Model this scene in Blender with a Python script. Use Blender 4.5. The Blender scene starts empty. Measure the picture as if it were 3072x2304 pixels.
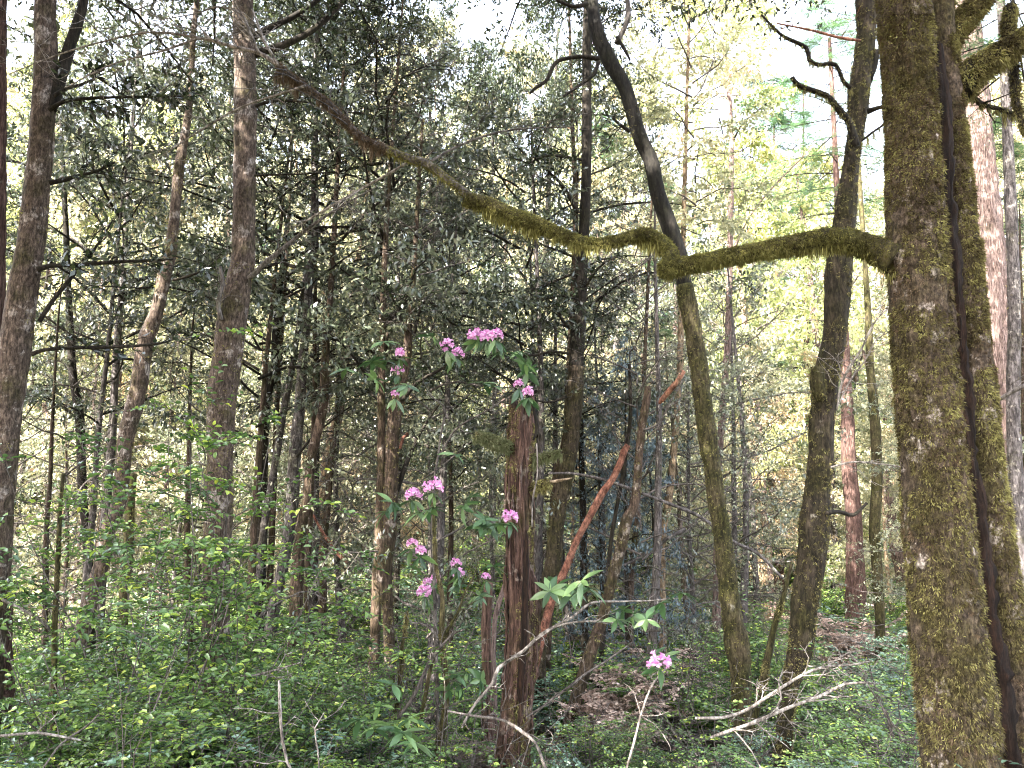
import bpy, math, random
import numpy as np
from mathutils import Vector

# ------------------------------------------------------------------ camera, sky, sun
SC = bpy.context.scene
COL = SC.collection
F = 2320.0                      # focal length in photo pixels (3072 wide)
PITCH = math.radians(8.53)
CAMZ = 1.6
cam = bpy.data.cameras.new('camera'); cam.sensor_width = 36.0
cam.lens = 36.0 * F / 3072.0; cam.clip_start = 0.05; cam.clip_end = 1500
camo = bpy.data.objects.new('camera', cam); COL.objects.link(camo)
camo.location = (0, 0, CAMZ); camo.rotation_euler = (math.radians(90) + PITCH, 0, 0)
SC.camera = camo

SUN_EL = math.radians(43); SUN_AZ = math.radians(222)      # azimuth clockwise from +Y
world = bpy.data.worlds.new('World'); SC.world = world; world.use_nodes = True
wn = world.node_tree; wn.nodes.clear()
sky = wn.nodes.new('ShaderNodeTexSky'); sky.sky_type = 'NISHITA'; sky.sun_disc = False
sky.sun_elevation = SUN_EL; sky.sun_rotation = SUN_AZ; sky.air_density = 1.0; sky.dust_density = 4.0; sky.ozone_density = .6
bg = wn.nodes.new('ShaderNodeBackground'); bg.inputs['Strength'].default_value = 0.15
wo = wn.nodes.new('ShaderNodeOutputWorld')
hz = wn.nodes.new('ShaderNodeHueSaturation'); hz.inputs['Saturation'].default_value = .5   # sky blue muted in place of a white balance
wn.links.new(sky.outputs[0], hz.inputs['Color']); wn.links.new(hz.outputs[0], bg.inputs[0]); wn.links.new(bg.outputs[0], wo.inputs[0])
sun = bpy.data.lights.new('sun', 'SUN'); sun.energy = 5.0; sun.angle = math.radians(0.5); sun.color = (1, .95, .87)
suno = bpy.data.objects.new('sun', sun); COL.objects.link(suno)
sd = Vector((math.sin(SUN_AZ) * math.cos(SUN_EL), math.cos(SUN_AZ) * math.cos(SUN_EL), math.sin(SUN_EL)))
suno.rotation_euler = sd.to_track_quat('Z', 'Y').to_euler(); suno.location = sd * 60
SC.view_settings.view_transform = 'Standard'; SC.view_settings.look = 'None'
SC.view_settings.exposure = 3.7; SC.view_settings.gamma = 1.0
SC.view_settings.use_curve_mapping = False
SC.cycles.filter_width = 1.1
SC.cycles.max_bounces = 5; SC.cycles.diffuse_bounces = 3; SC.cycles.glossy_bounces = 2
SC.cycles.transmission_bounces = 3; SC.cycles.transparent_max_bounces = 4
SC.cycles.caustics_reflective = False; SC.cycles.caustics_refractive = False

RNG = np.random.default_rng(11)
ct, st = math.cos(PITCH), math.sin(PITCH)

def P(px, py, d):
    """photo pixel (3072 wide) at world depth y = d"""
    a = (px - 1536) / F; b = -(py - 1152) / F
    v = np.array([a, ct - st * b, st + ct * b])
    s = d / v[1]
    return np.array([v[0] * s, d, CAMZ + v[2] * s]), s
def proj(p):
    x, y, z = p[0], p[1], p[2] - CAMZ
    fw = y * ct + z * st; up = -y * st + z * ct
    return 1536 + F * x / fw, 1152 - F * up / fw

# ------------------------------------------------------------------ numpy noise
def vnoise(p, seed=0):
    p = np.asarray(p, float); i = np.floor(p).astype(np.int64); f = p - i; f = f * f * (3 - 2 * f)
    def h(ix, iy, iz):
        n = (ix * 374761393 + iy * 668265263 + iz * 2147483647 + seed * 974634777) & 0xffffffff
        n = ((n ^ (n >> 13)) * 1274126177) & 0xffffffff
        n = n ^ (n >> 16)
        return (n & 0xffff) / 32767.5 - 1
    r = 0
    for dx in (0, 1):
        for dy in (0, 1):
            for dz in (0, 1):
                w = (f[..., 0] if dx else 1 - f[..., 0]) * (f[..., 1] if dy else 1 - f[..., 1]) * (f[..., 2] if dz else 1 - f[..., 2])
                r = r + w * h(i[..., 0] + dx, i[..., 1] + dy, i[..., 2] + dz)
    return r
def fbm(p, seed=0, o=3):
    r = 0; a = 1.0; p = np.asarray(p, float)
    for k in range(o):
        r = r + a * vnoise(p, seed + k); p = p * 2.03; a *= .5
    return r

def ground_z(x, y):
    x = np.asarray(x, float); y = np.asarray(y, float)
    z = np.interp(y, [-30, 0, 3, 6, 9, 15, 22, 30, 40, 60, 80, 150, 400], [.3, 0, -.5, -1.0, -1.35, -1.75, -1.9, -1.2, .8, 6, 11, 26, 60])
    q = np.stack([x * .25, y * .25, np.zeros_like(x)], -1)
    return z + .16 * fbm(q, 5)

# ------------------------------------------------------------------ mesh helpers
class MB:
    def __init__(s): s.V = []; s.Q = []; s.T = []; s.R = []; s.n = 0
    def add(s, V, Q=None, T=None, R=None):
        V = np.asarray(V, float)
        if Q is not None and len(Q): s.Q.append(np.asarray(Q) + s.n)
        if T is not None and len(T): s.T.append(np.asarray(T) + s.n)
        s.V.append(V); s.n += len(V)
        s.R.append(np.full(len(V), .5) if R is None else np.broadcast_to(R, (len(V),)))
    def mesh(s, name, mat, smooth=False):
        V = np.concatenate(s.V) if s.V else np.zeros((0, 3))
        Q = np.concatenate(s.Q) if s.Q else np.zeros((0, 4), int)
        T = np.concatenate(s.T) if s.T else np.zeros((0, 3), int)
        me = bpy.data.meshes.new(name)
        me.vertices.add(len(V)); me.vertices.foreach_set('co', V.astype(np.float32).ravel())
        nl = Q.size + T.size; me.loops.add(nl)
        me.loops.foreach_set('vertex_index', np.concatenate([Q.ravel(), T.ravel()]).astype(np.int32))
        me.polygons.add(len(Q) + len(T))
        me.polygons.foreach_set('loop_start', np.concatenate([np.arange(len(Q)) * 4, Q.size + np.arange(len(T)) * 3]).astype(np.int32))
        if smooth: me.polygons.foreach_set('use_smooth', np.ones(len(Q) + len(T), bool))
        me.update(calc_edges=True)
        at = me.attributes.new('rnd', 'FLOAT', 'POINT')
        at.data.foreach_set('value', np.concatenate(s.R).astype(np.float32) if s.R else np.zeros(0, np.float32))
        me.materials.append(mat)
        return me
def link(name, me, parent=None, loc=None, rot=None, scale=None, **props):
    o = bpy.data.objects.new(name, me); COL.objects.link(o)
    if parent is not None: o.parent = parent
    if loc is not None: o.location = loc
    if rot is not None: o.rotation_euler = rot
    if scale is not None: o.scale = scale if hasattr(scale, '__len__') else (scale,) * 3
    for k, v in props.items():
        if v is not None: o[k] = v
    return o
def thing(name, label, cat, loc=(0, 0, 0), rz=0, group=None):
    return link(name, None, None, loc, (0, 0, rz), None, label=label, category=cat, group=group)

def nrm(v): return v / (np.linalg.norm(v, axis=-1, keepdims=True) + 1e-9)
def resample(P_, R_, step):
    P_ = np.asarray(P_, float); R_ = np.asarray(R_, float)
    if len(P_) < 3:
        P_ = np.array([P_[0], (P_[0] + P_[1]) / 2, P_[1]]); R_ = np.array([R_[0], (R_[0] + R_[-1]) / 2, R_[-1]])
    e = np.vstack([2 * P_[0] - P_[1], P_, 2 * P_[-1] - P_[-2]])
    out = []; ro = []
    for i in range(1, len(e) - 2):
        p0, p1, p2, p3 = e[i - 1:i + 3]
        n = max(1, int(np.linalg.norm(p2 - p1) / step)); t = (np.arange(n) / n)[:, None]
        out.append(.5 * (2 * p1 + (p2 - p0) * t + (2 * p0 - 5 * p1 + 4 * p2 - p3) * t * t + (3 * p1 - p0 - 3 * p2 + p3) * t ** 3))
        ro.append(R_[i - 1] + (R_[i] - R_[i - 1]) * t[:, 0])
    out.append(P_[-1][None]); ro.append(R_[-1:])
    return np.concatenate(out), np.concatenate(ro)
def frames(P_):
    T = nrm(np.gradient(P_, axis=0))
    ref = np.array([.0, 1., .02]) if abs(T[0][1]) < .8 else np.array([1., 0, 0])
    A = nrm(np.cross(T, ref)); B = np.cross(T, A)
    return T, A, B
def tube(mb, P_, R_, sides=6, bump=0, bscale=8., seed=0, ridges=0, ridge_n=9, cap=True, rv=.5, lump=0):
    n = len(P_); T, A, B = frames(P_)
    th = np.arange(sides) / sides * 2 * math.pi
    d = A[:, None] * np.cos(th)[None, :, None] + B[:, None] * np.sin(th)[None, :, None]
    r = np.repeat(R_[:, None], sides, 1)
    if bump or ridges or lump:
        pos = P_[:, None] + d * r[..., None]
        s = np.concatenate([[0], np.cumsum(np.linalg.norm(np.diff(P_, axis=0), axis=1))])
        k = 1
        if bump: k = k + bump * fbm(pos * bscale, seed)
        if lump: k = k + lump * fbm(pos * np.array([3, 3, 1.6]), seed + 9, 2)
        if ridges:
            q = np.stack([np.cos(th)[None] * ridge_n / 3 + 0 * s[:, None], np.sin(th)[None] * ridge_n / 3 + 0 * s[:, None], s[:, None] * 1.3 + 0 * th[None]], -1)
            v = fbm(q, seed + 4, 3); k = k + ridges * (1 - 2.2 * np.abs(v))
        r = r * k
    V = (P_[:, None] + d * r[..., None]).reshape(-1, 3)
    i = np.arange(n - 1)[:, None] * sides; j = np.arange(sides)[None]; j2 = (j + 1) % sides
    Q = np.stack([i + j, i + j2, i + sides + j2, i + sides + j], -1).reshape(-1, 4)
    tri = None
    if cap:
        V = np.vstack([V, P_[0], P_[-1] + T[-1] * R_[-1] * .3]); b = n * sides
        jj = np.arange(sides); k2 = (jj + 1) % sides
        tri = np.concatenate([np.stack([k2, jj, np.full(sides, b)], 1), np.stack([(n - 1) * sides + jj, (n - 1) * sides + k2, np.full(sides, b + 1)], 1)])
    mb.add(V, Q, tri, rv)
    return P_, R_, d, r

def leaves(mb, C, D, N, L, W, rnd, fold=False):
    """diamond / folded leaves: base C, direction D, normal N"""
    n = len(C); D = nrm(D); S = nrm(np.cross(D, N)); U = np.cross(S, D)
    L = np.broadcast_to(L, (n,))[:, None]; W = np.broadcast_to(W, (n,))[:, None]
    if not fold:
        V = np.stack([C, C + D * L * .45 + S * W, C + D * L - U * L * .12, C + D * L * .45 - S * W], 1).reshape(-1, 3)
        Q = np.arange(4 * n).reshape(n, 4); mb.add(V, Q, None, np.repeat(rnd, 4))
    else:
        a = C + U * 0; b1 = C + D * L * .3 + S * W * .9 + U * W * .25; b2 = C + D * L * .72 + S * W * .7 + U * W * .1
        t = C + D * L - U * L * .14
        m1 = C + D * L * .72 - S * W * .7 + U * W * .1; m2 = C + D * L * .3 - S * W * .9 + U * W * .25
        V = np.stack([a, b1, b2, t, m1, m2], 1).reshape(-1, 3); k = np.arange(n)[:, None] * 6
        Q = np.concatenate([k + [0, 1, 2, 3], k + [0, 3, 4, 5]]); mb.add(V, Q, None, np.repeat(rnd, 6))

# ------------------------------------------------------------------ materials
def nodes(name):
    m = bpy.data.materials.new(name); m.use_nodes = True; nt = m.node_tree; nt.nodes.clear()
    return m, nt, lambda t: nt.nodes.new('ShaderNode' + t), nt.links.new
def ramp(nt, pts, interp='LINEAR'):
    r = nt.nodes.new('ShaderNodeValToRGB'); e = r.color_ramp; e.interpolation = interp
    while len(e.elements) < len(pts): e.elements.new(.5)
    for el, (p, c) in zip(e.elements, pts): el.position = p; el.color = (*c, 1)
    return r
def leaf_mat(name, cols, trans=.35, rough=.38, spec=.5, obj_var=.25):
    m, nt, N, L = nodes(name)
    at = N('Attribute'); at.attribute_name = 'rnd'
    rp = ramp(nt, [(i / (len(cols) - 1), c) for i, c in enumerate(cols)]); L(at.outputs['Fac'], rp.inputs[0])
    oi = N('ObjectInfo'); mr = N('MapRange'); L(oi.outputs['Random'], mr.inputs[0])
    mr.inputs[3].default_value = 1 - obj_var; mr.inputs[4].default_value = 1 + obj_var
    hs = N('HueSaturation'); L(rp.outputs[0], hs.inputs['Color']); L(mr.outputs[0], hs.inputs['Value'])
    pb = N('BsdfPrincipled'); L(hs.outputs[0], pb.inputs['Base Color']); pb.inputs['Roughness'].default_value = rough
    pb.inputs['Specular IOR Level'].default_value = spec
    tr = N('BsdfTranslucent'); h2 = N('HueSaturation'); h2.inputs['Value'].default_value = 1.5; h2.inputs['Saturation'].default_value = 1.15
    L(hs.outputs[0], h2.inputs['Color']); L(h2.outputs[0], tr.inputs[0])
    mx = N('MixShader'); mx.inputs[0].default_value = trans; L(pb.outputs[0], mx.inputs[1]); L(tr.outputs[0], mx.inputs[2])
    o = N('OutputMaterial'); L(mx.outputs[0], o.inputs[0]); return m
def bark_mat(name, c1, c2, lichen=(.42, .38, .33), lich=.15, moss=.0, mossc=(.09, .085, .02), zs=.25, sc=14, bump=.5, bands=0, obj_var=.2, k=.6):
    c1, c2, lichen, mossc = [tuple(v * k for v in q) for q in (c1, c2, lichen, mossc)]
    m, nt, N, L = nodes(name)
    tc = N('TexCoord'); mp = N('Mapping'); mp.inputs['Scale'].default_value = (1, 1, zs); L(tc.outputs['Object'], mp.inputs[0])
    n1 = N('TexNoise'); n1.inputs['Scale'].default_value = sc; n1.inputs['Detail'].default_value = 7; n1.inputs['Roughness'].default_value = .65
    L(mp.outputs[0], n1.inputs['Vector'])
    r1 = ramp(nt, [(.32, c1), (.5, tuple((a + b) / 2 for a, b in zip(c1, c2))), (.68, c2)]); L(n1.outputs[0], r1.inputs[0])
    def mask(scale, amt, soft=.05, det=5, map_=None):
        n = N('TexNoise'); n.inputs['Scale'].default_value = scale; n.inputs['Detail'].default_value = det; n.inputs['Roughness'].default_value = .7
        L((map_ or tc.outputs['Object']), n.inputs['Vector'])
        # amt 0..1 share covered
        t = .72 - amt * .44
        r = ramp(nt, [(max(0, t - soft), (0, 0, 0)), (min(1, t + soft), (1, 1, 1))]); L(n.outputs[0], r.inputs[0]); return r.outputs[0]
    def mix(fac, a, b):
        x = N('Mix'); x.data_type = 'RGBA'; L(fac, x.inputs[0]); L(a, x.inputs[6])
        if isinstance(b, tuple): x.inputs[7].default_value = (*b, 1)
        else: L(b, x.inputs[7])
        return x.outputs[2]
    c = r1.outputs[0]
    if bands:
        w = N('TexNoise'); w.inputs['Scale'].default_value = 3.2; w.inputs['Detail'].default_value = 3
        m2 = N('Mapping'); m2.inputs['Scale'].default_value = (.25, .25, 2.5); L(tc.outputs['Object'], m2.inputs[0]); L(m2.outputs[0], w.inputs['Vector'])
        rw = ramp(nt, [(.42, (0, 0, 0)), (.56, (bands, bands, bands))]); L(w.outputs[0], rw.inputs[0])
        c = mix(rw.outputs[0], c, tuple(x * .45 for x in c2))
    if lich: c = mix(mask(6, lich, .03), c, lichen)
    if moss:
        nn = N('TexNoise'); nn.inputs['Scale'].default_value = 40; L(tc.outputs['Object'], nn.inputs['Vector'])
        rm = ramp(nt, [(.3, tuple(x * .45 for x in mossc)), (.7, mossc)]); L(nn.outputs[0], rm.inputs[0])
        c = mix(mask(3.5, moss, .12, 6), c, rm.outputs[0])
    nf = N('TexNoise'); nf.inputs['Scale'].default_value = sc * 2.6; nf.inputs['Detail'].default_value = 5; nf.inputs['Roughness'].default_value = .8
    L(mp.outputs[0], nf.inputs['Vector']); rf = ramp(nt, [(.38, (.12, .12, .12)), (.47, (.55, .52, .5)), (.55, (1.05, 1.05, 1.05)), (.66, (1.9, 1.9, 1.9))]); L(nf.outputs[0], rf.inputs[0])
    mm = N('Mix'); mm.data_type = 'RGBA'; mm.blend_type = 'MULTIPLY'; mm.inputs[0].default_value = .9; L(c, mm.inputs[6]); L(rf.outputs[0], mm.inputs[7]); c = mm.outputs[2]
    oi = N('ObjectInfo'); mr = N('MapRange'); L(oi.outputs['Random'], mr.inputs[0])
    mr.inputs[3].default_value = 1 - obj_var; mr.inputs[4].default_value = 1 + obj_var
    hs = N('HueSaturation'); L(c, hs.inputs['Color']); L(mr.outputs[0], hs.inputs['Value'])
    pb = N('BsdfPrincipled'); L(hs.outputs[0], pb.inputs['Base Color']); pb.inputs['Roughness'].default_value = .9; pb.inputs['Specular IOR Level'].default_value = .2
    n3 = N('TexNoise'); n3.inputs['Scale'].default_value = sc * 3; n3.inputs['Detail'].default_value = 6; n3.inputs['Roughness'].default_value = .75
    L(mp.outputs[0], n3.inputs['Vector'])
    bp = N('Bump'); bp.inputs['Strength'].default_value = bump; bp.inputs['Distance'].default_value = .02
    L(n3.outputs[0], bp.inputs['Height']); L(bp.outputs[0], pb.inputs['Normal'])
    o = N('OutputMaterial'); L(pb.outputs[0], o.inputs[0]); return m

M = {}
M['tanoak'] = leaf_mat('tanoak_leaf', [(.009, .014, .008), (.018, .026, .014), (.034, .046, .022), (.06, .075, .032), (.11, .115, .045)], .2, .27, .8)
M['pale'] = leaf_mat('pale_leaf', [(.12, .13, .075), (.22, .225, .14), (.33, .32, .21), (.42, .38, .24), (.44, .29, .20)], .4, .42, .5)  # pale palette puts the sunlit, overexposed look into the far leaves
M['yellow'] = leaf_mat('sunlit_yellow_leaf', [(.11, .13, .055), (.20, .225, .10), (.31, .32, .15), (.42, .39, .20), (.42, .29, .18)], .45, .4, .5)  # yellow tint puts the glow of sunlit foliage into the colour
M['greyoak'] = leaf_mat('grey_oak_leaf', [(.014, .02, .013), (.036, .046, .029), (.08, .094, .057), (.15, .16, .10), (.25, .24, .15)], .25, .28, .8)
M['tan'] = leaf_mat('sun_tinted_leaf', [(.20, .15, .09), (.34, .25, .16), (.45, .35, .24), (.50, .42, .30), (.42, .42, .2)], .4, .4, .4)  # tan colour stands in for warm sunlight on distant foliage
M['mid'] = leaf_mat('grey_green_leaf', [(.04, .052, .032), (.085, .10, .06), (.16, .175, .105), (.28, .285, .175), (.40, .37, .25)], .22, .28, .9)
M['huckglint'] = leaf_mat('huckleberry_leaf_sky_glint', [(.06, .11, .08), (.12, .20, .14), (.20, .30, .20), (.32, .44, .22), (.5, .58, .24)], .22, .25, 1.0, .12)  # paler teal copy of the leaf, imitating sky reflected in front bushes
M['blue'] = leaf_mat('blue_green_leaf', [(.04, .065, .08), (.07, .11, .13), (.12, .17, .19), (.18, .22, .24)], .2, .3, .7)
M['conifer'] = leaf_mat('conifer_needles', [(.03, .06, .035), (.05, .09, .045), (.08, .13, .06), (.12, .18, .07)], .3, .5, .3)
M['huckle'] = leaf_mat('huckleberry_leaf', [(.035, .07, .03), (.09, .16, .05), (.18, .28, .07), (.38, .48, .10), (.55, .58, .12)], .24, .27, .9, .12)
M['rhodo'] = leaf_mat('rhododendron_leaf', [(.035, .075, .03), (.06, .115, .045), (.12, .19, .07)], .2, .3, .5, .3)
M['petal'] = leaf_mat('rhododendron_petal', [(.52, .20, .42), (.66, .34, .56), (.78, .55, .72)], .35, .6, .2, .1)
M['dead'] = leaf_mat('dead_leaf', [(.20, .14, .11), (.36, .27, .22), (.52, .42, .35), (.64, .55, .48)], .15, .6, .3)
M['moss'] = leaf_mat('moss_tuft', [(.025, .018, .01), (.09, .073, .034), (.18, .158, .065), (.35, .33, .13)], .25, .8, .1, .1)
M['limbmoss'] = leaf_mat('bright_limb_moss', [(.03, .026, .012), (.10, .09, .03), (.20, .185, .06), (.34, .32, .12)], .3, .8, .1, .1)
M['rustmoss'] = leaf_mat('rusty_moss', [(.045, .03, .018), (.11, .075, .045), (.20, .15, .10)], .2, .8, .1, .1)
M['palemoss'] = leaf_mat('pale_hanging_moss', [(.08, .09, .04), (.13, .14, .07), (.2, .2, .11)], .3, .8, .1, .1)
M['big'] = bark_mat('mossy_brown_bark', (.06, .042, .028), (.20, .15, .11), lichen=(.62, .54, .48), lich=.27, moss=.38, mossc=(.11, .095, .026), bump=1, k=.85, zs=.55, sc=24)
M['oakbark'] = bark_mat('banded_grey_brown_bark', (.07, .05, .038), (.25, .185, .145), lichen=(.42, .36, .32), lich=.3, moss=.25, bands=.7, sc=20, zs=.35)
M['greybark'] = bark_mat('grey_bark', (.06, .052, .05), (.24, .21, .20), lich=.28, moss=.15, bands=.5)
M['darkbark'] = bark_mat('dark_bark', (.022, .018, .013), (.075, .06, .045), k=.42, lich=.05, moss=.25, mossc=(.06, .055, .018))
M['brownbark'] = bark_mat('brown_mossy_bark', (.045, .03, .021), (.19, .13, .095), lichen=(.5, .42, .36), lich=.24, moss=.38, mossc=(.075, .066, .02), bump=1)
M['greenbark'] = bark_mat('green_mossy_bark', (.09, .07, .04), (.20, .16, .09), lich=.12, moss=.6, mossc=(.10, .095, .028))
M['oldmossbark'] = bark_mat('dark_mossy_bark', (.028, .022, .015), (.12, .09, .062), lichen=(.4, .35, .28), lich=.14, moss=.5, mossc=(.07, .062, .02), bump=1)
M['redwood'] = bark_mat('redwood_bark', (.07, .035, .028), (.24, .15, .125), lich=.12, moss=.05, zs=.1, sc=26, bump=.9)
M['pinkbark'] = bark_mat('pale_pink_bark', (.16, .105, .09), (.34, .25, .22), lich=.1, moss=.04, zs=.12, sc=22)
M['blackbark'] = bark_mat('nearly_black_bark', (.012, .011, .009), (.05, .042, .033), lichen=(.14, .13, .11), lich=.12, moss=.3, mossc=(.03, .03, .012), k=.6)
M['madrone'] = bark_mat('orange_red_bark', (.26, .10, .065), (.52, .26, .18), lichen=(.4, .3, .22), lich=.1, moss=.03, zs=.5, sc=9, bump=.2)
M['snag'] = bark_mat('rotting_red_wood', (.04, .02, .016), (.29, .175, .14), lichen=(.40, .32, .27), lich=.26, moss=.26, mossc=(.09, .08, .02), zs=.08, sc=22, bump=1)
M['rot'] = bark_mat('dark_rotten_heartwood', (.012, .007, .004), (.05, .024, .014), lich=0, moss=0, zs=.1, sc=26, bump=1)
M['deadwood'] = bark_mat('bleached_dead_wood', (.16, .135, .115), (.42, .375, .34), k=.8, lich=.1, moss=.06, bump=.3, obj_var=.15)
M['twig'] = bark_mat('grey_twig', (.12, .10, .09), (.26, .23, .21), lich=.1, moss=.1, bump=.2)
M['palewood'] = bark_mat('broken_pale_wood', (.42, .30, .19), (.6, .47, .33), lich=0, moss=0)
M['sunbark'] = bark_mat('tan_bark', (.22, .15, .09), (.42, .31, .2), lich=.2, moss=.15)  # tan tone carries the warm sunlight of the lit trunks

m, nt, N, L = nodes('forest_floor')
tc = N('TexCoord'); n1 = N('TexNoise'); n1.inputs['Scale'].default_value = 9; n1.inputs['Detail'].default_value = 9; n1.inputs['Roughness'].default_value = .7
L(tc.outputs['Object'], n1.inputs[0]); r1 = ramp(nt, [(.3, (.02, .014, .01)), (.5, (.06, .04, .028)), (.6, (.12, .08, .06)), (.72, (.2, .14, .11))]); L(n1.outputs[0], r1.inputs[0])
n2 = N('TexNoise'); n2.inputs['Scale'].default_value = 1.1; n2.inputs['Detail'].default_value = 6; L(tc.outputs['Object'], n2.inputs[0])
rr = ramp(nt, [(.48, (0, 0, 0)), (.6, (1, 1, 1))]); L(n2.outputs[0], rr.inputs[0])
mx = N('Mix'); mx.data_type = 'RGBA'; L(rr.outputs[0], mx.inputs[0]); L(r1.outputs[0], mx.inputs[6]); mx.inputs[7].default_value = (.03, .05, .018, 1)
pb = N('BsdfPrincipled'); L(mx.outputs[2], pb.inputs['Base Color']); pb.inputs['Roughness'].default_value = .95
bp = N('Bump'); bp.inputs['Strength'].default_value = .8; bp.inputs['Distance'].default_value = .05; L(n1.outputs[0], bp.inputs['Height']); L(bp.outputs[0], pb.inputs['Normal'])
o = N('OutputMaterial'); L(pb.outputs[0], o.inputs[0]); M['ground'] = m

# ------------------------------------------------------------------ ground
gx = np.concatenate([np.linspace(-260, -30, 40), np.linspace(-29, 29, 150), np.linspace(30, 260, 40)])
gy = np.concatenate([np.linspace(-40, -1, 15), np.linspace(0, 40, 140), np.linspace(42, 380, 70)])
X, Y = np.meshgrid(gx, gy); Z = ground_z(X, Y)
mb = MB(); nx, ny = len(gx), len(gy)
ii = (np.arange(ny - 1)[:, None] * nx + np.arange(nx - 1)[None]).ravel()
mb.add(np.stack([X, Y, Z], -1).reshape(-1, 3), np.stack([ii, ii + 1, ii + nx + 1, ii + nx], 1))
link('ground', mb.mesh('ground', M['ground'], True), kind='structure')

def litter(name, n, x0, x1, y0, y1, size, mat, label, seed):
    r = np.random.default_rng(seed); x = r.uniform(x0, x1, n); y = y0 + (y1 - y0) * r.uniform(0, 1, n) ** 1.3
    C = np.stack([x, y, ground_z(x, y) + r.uniform(.01, .05, n)], 1)
    a = r.uniform(0, 6.28, n); D = np.stack([np.cos(a), np.sin(a), r.normal(0, .25, n)], 1)
    Nn = np.stack([r.normal(0, .35, n), r.normal(0, .35, n), np.ones(n)], 1)
    b = MB(); leaves(b, C, D, Nn, r.uniform(.6, 1.3, n) * size, r.uniform(.6, 1.3, n) * size * .28, r.uniform(0, 1, n))
    link(name, b.mesh(name, mat), kind='stuff', label=label, category='leaf litter')
litter('leaf_litter', 45000, -14, 14, 2, 28, .1, M['dead'], 'brown and tan fallen leaves covering the forest floor', 3)

# ------------------------------------------------------------------ foliage archetypes
def path(r, p, d, L, n, wander, lift=0.0):
    pts = [np.array(p, float)]; d = nrm(np.array(d, float))
    for k in range(n):
        d = nrm(d + r.normal(0, wander, 3) + np.array([0, 0, lift]))
        pts.append(pts[-1] + d * L / n)
    return np.array(pts)
def side_dirs(r, d, n, spread=1.0, flat=.5):
    """n directions leaving d sideways, roughly horizontal"""
    up = np.array([0, 0, 1.]); s = nrm(np.cross(d, up) + 1e-4)
    out = []
    for k in range(n):
        sg = 1 if k % 2 else -1
        out.append(nrm(d * r.uniform(.4, 1.0) + s * sg * spread * r.uniform(.6, 1.2) + up * r.normal(0, flat)))
    return out
def crown(seed, z0, z1, R, nb, leafL, leafW, tw=8, tl=4, nl=8, kind='oak', droop=-.02, prof=None, tips=.3, dens=1.0, bare=.0, two_d=.35):
    r = np.random.default_rng(seed); wood = MB(); fol = MB()
    C = []; D = []; Nn = []; Rr = []
    for i in range(nb):
        t = (i + r.uniform(0, 1)) / nb; z = z0 + (z1 - z0) * t
        pr = prof(t) if prof else (.55 + .6 * math.sin(math.pi * min(1, t * .9 + .12))) * (1 - .35 * t)
        L = R * pr * r.uniform(.6, 1.15); a = i * 2.4 + r.uniform(-.5, .5)
        up = r.uniform(.05, .5) + .5 * t if kind == 'oak' else r.uniform(-.15, .15) + .3 * t
        b = path(r, (0, 0, z), (math.cos(a), math.sin(a), up), L, 6, .16 if kind == 'oak' else .05, droop)
        tube(wood, b, np.linspace(.008 + .007 * L, .004, len(b)), 5, cap=False)
        base_rnd = r.uniform(-.2, .2)
        isbare = r.uniform() < bare
        for k in range(tw):
            f = .2 + .8 * (k + r.uniform(0, 1)) / tw; q = f * 6; j = min(5, int(q)); p = b[j] + (b[j + 1] - b[j]) * (q - j)
            d = side_dirs(r, nrm(b[j + 1] - b[j]), 2, 1.0, two_d)[k % 2]
            if k == tw - 1: d = nrm(b[-1] - b[-2]); p = b[-1]
            tL = L * r.uniform(.18, .38) * (1.15 - .5 * f) + .15
            tp = path(r, p, d, tL, 4, .2 if kind == 'oak' else .07, droop)
            tube(wood, tp, np.linspace(.007, .0025, 5), 3, cap=False)
            if isbare:
                for _ in range(3):
                    jj = r.integers(1, 4); sp = path(r, tp[jj], side_dirs(r, nrm(tp[jj + 1] - tp[jj]), 2, 1, .5)[r.integers(2)], tL * .5, 3, .25)
                    tube(wood, sp, np.linspace(.004, .0015, 4), 3, cap=False)
                continue
            for m_ in range(tl):
                g = (m_ + r.uniform(.2, 1)) / tl * 4; jj = min(3, int(g)); q0 = tp[jj] + (tp[jj + 1] - tp[jj]) * (g - jj)
                dd = side_dirs(r, nrm(tp[jj + 1] - tp[jj]), 2, .9, two_d)[m_ % 2] if m_ < tl - 1 else nrm(tp[-1] - tp[-2])
                wl = tL * r.uniform(.35, .6) + .08
                n = int(nl * dens * r.uniform(.6, 1.3)) + 1
                if kind == 'oak':
                    s = r.uniform(.15, 1, n)[:, None]; c = q0 + dd * wl * s + r.normal(0, .02, (n, 3))
                    ld = dd[None] * .5 + r.normal(0, .7, (n, 3)) + np.array([0, 0, -.15])
                    ln = np.array([0, 0, 1.])[None] + r.normal(0, .55, (n, 3))
                else:
                    s = np.linspace(.05, 1, n)[:, None]; c = q0 + dd * wl * s
                    sdv = nrm(np.cross(dd, [0, 0, 1.]) + 1e-4); sg = np.where(np.arange(n) % 2, 1, -1)[:, None]
                    ld = dd[None] * .8 + sdv[None] * sg * .9 + r.normal(0, .12, (n, 3)); ln = np.array([0, 0, 1.])[None] + r.normal(0, .3, (n, 3))
                C.append(c); D.append(ld); Nn.append(ln)
                Rr.append(np.clip(.38 + base_rnd + r.normal(0, .17, n) + tips * (s[:, 0] > .8) * r.uniform(0, 1), 0, 1))
    C = np.concatenate(C); D = np.concatenate(D); Nn = np.concatenate(Nn); Rr = np.concatenate(Rr); n = len(C)
    leaves(fol, C, D, Nn, leafL * r.uniform(.6, 1.25, n), leafW * r.uniform(.7, 1.2, n), Rr)
    return wood, fol, n

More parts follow.
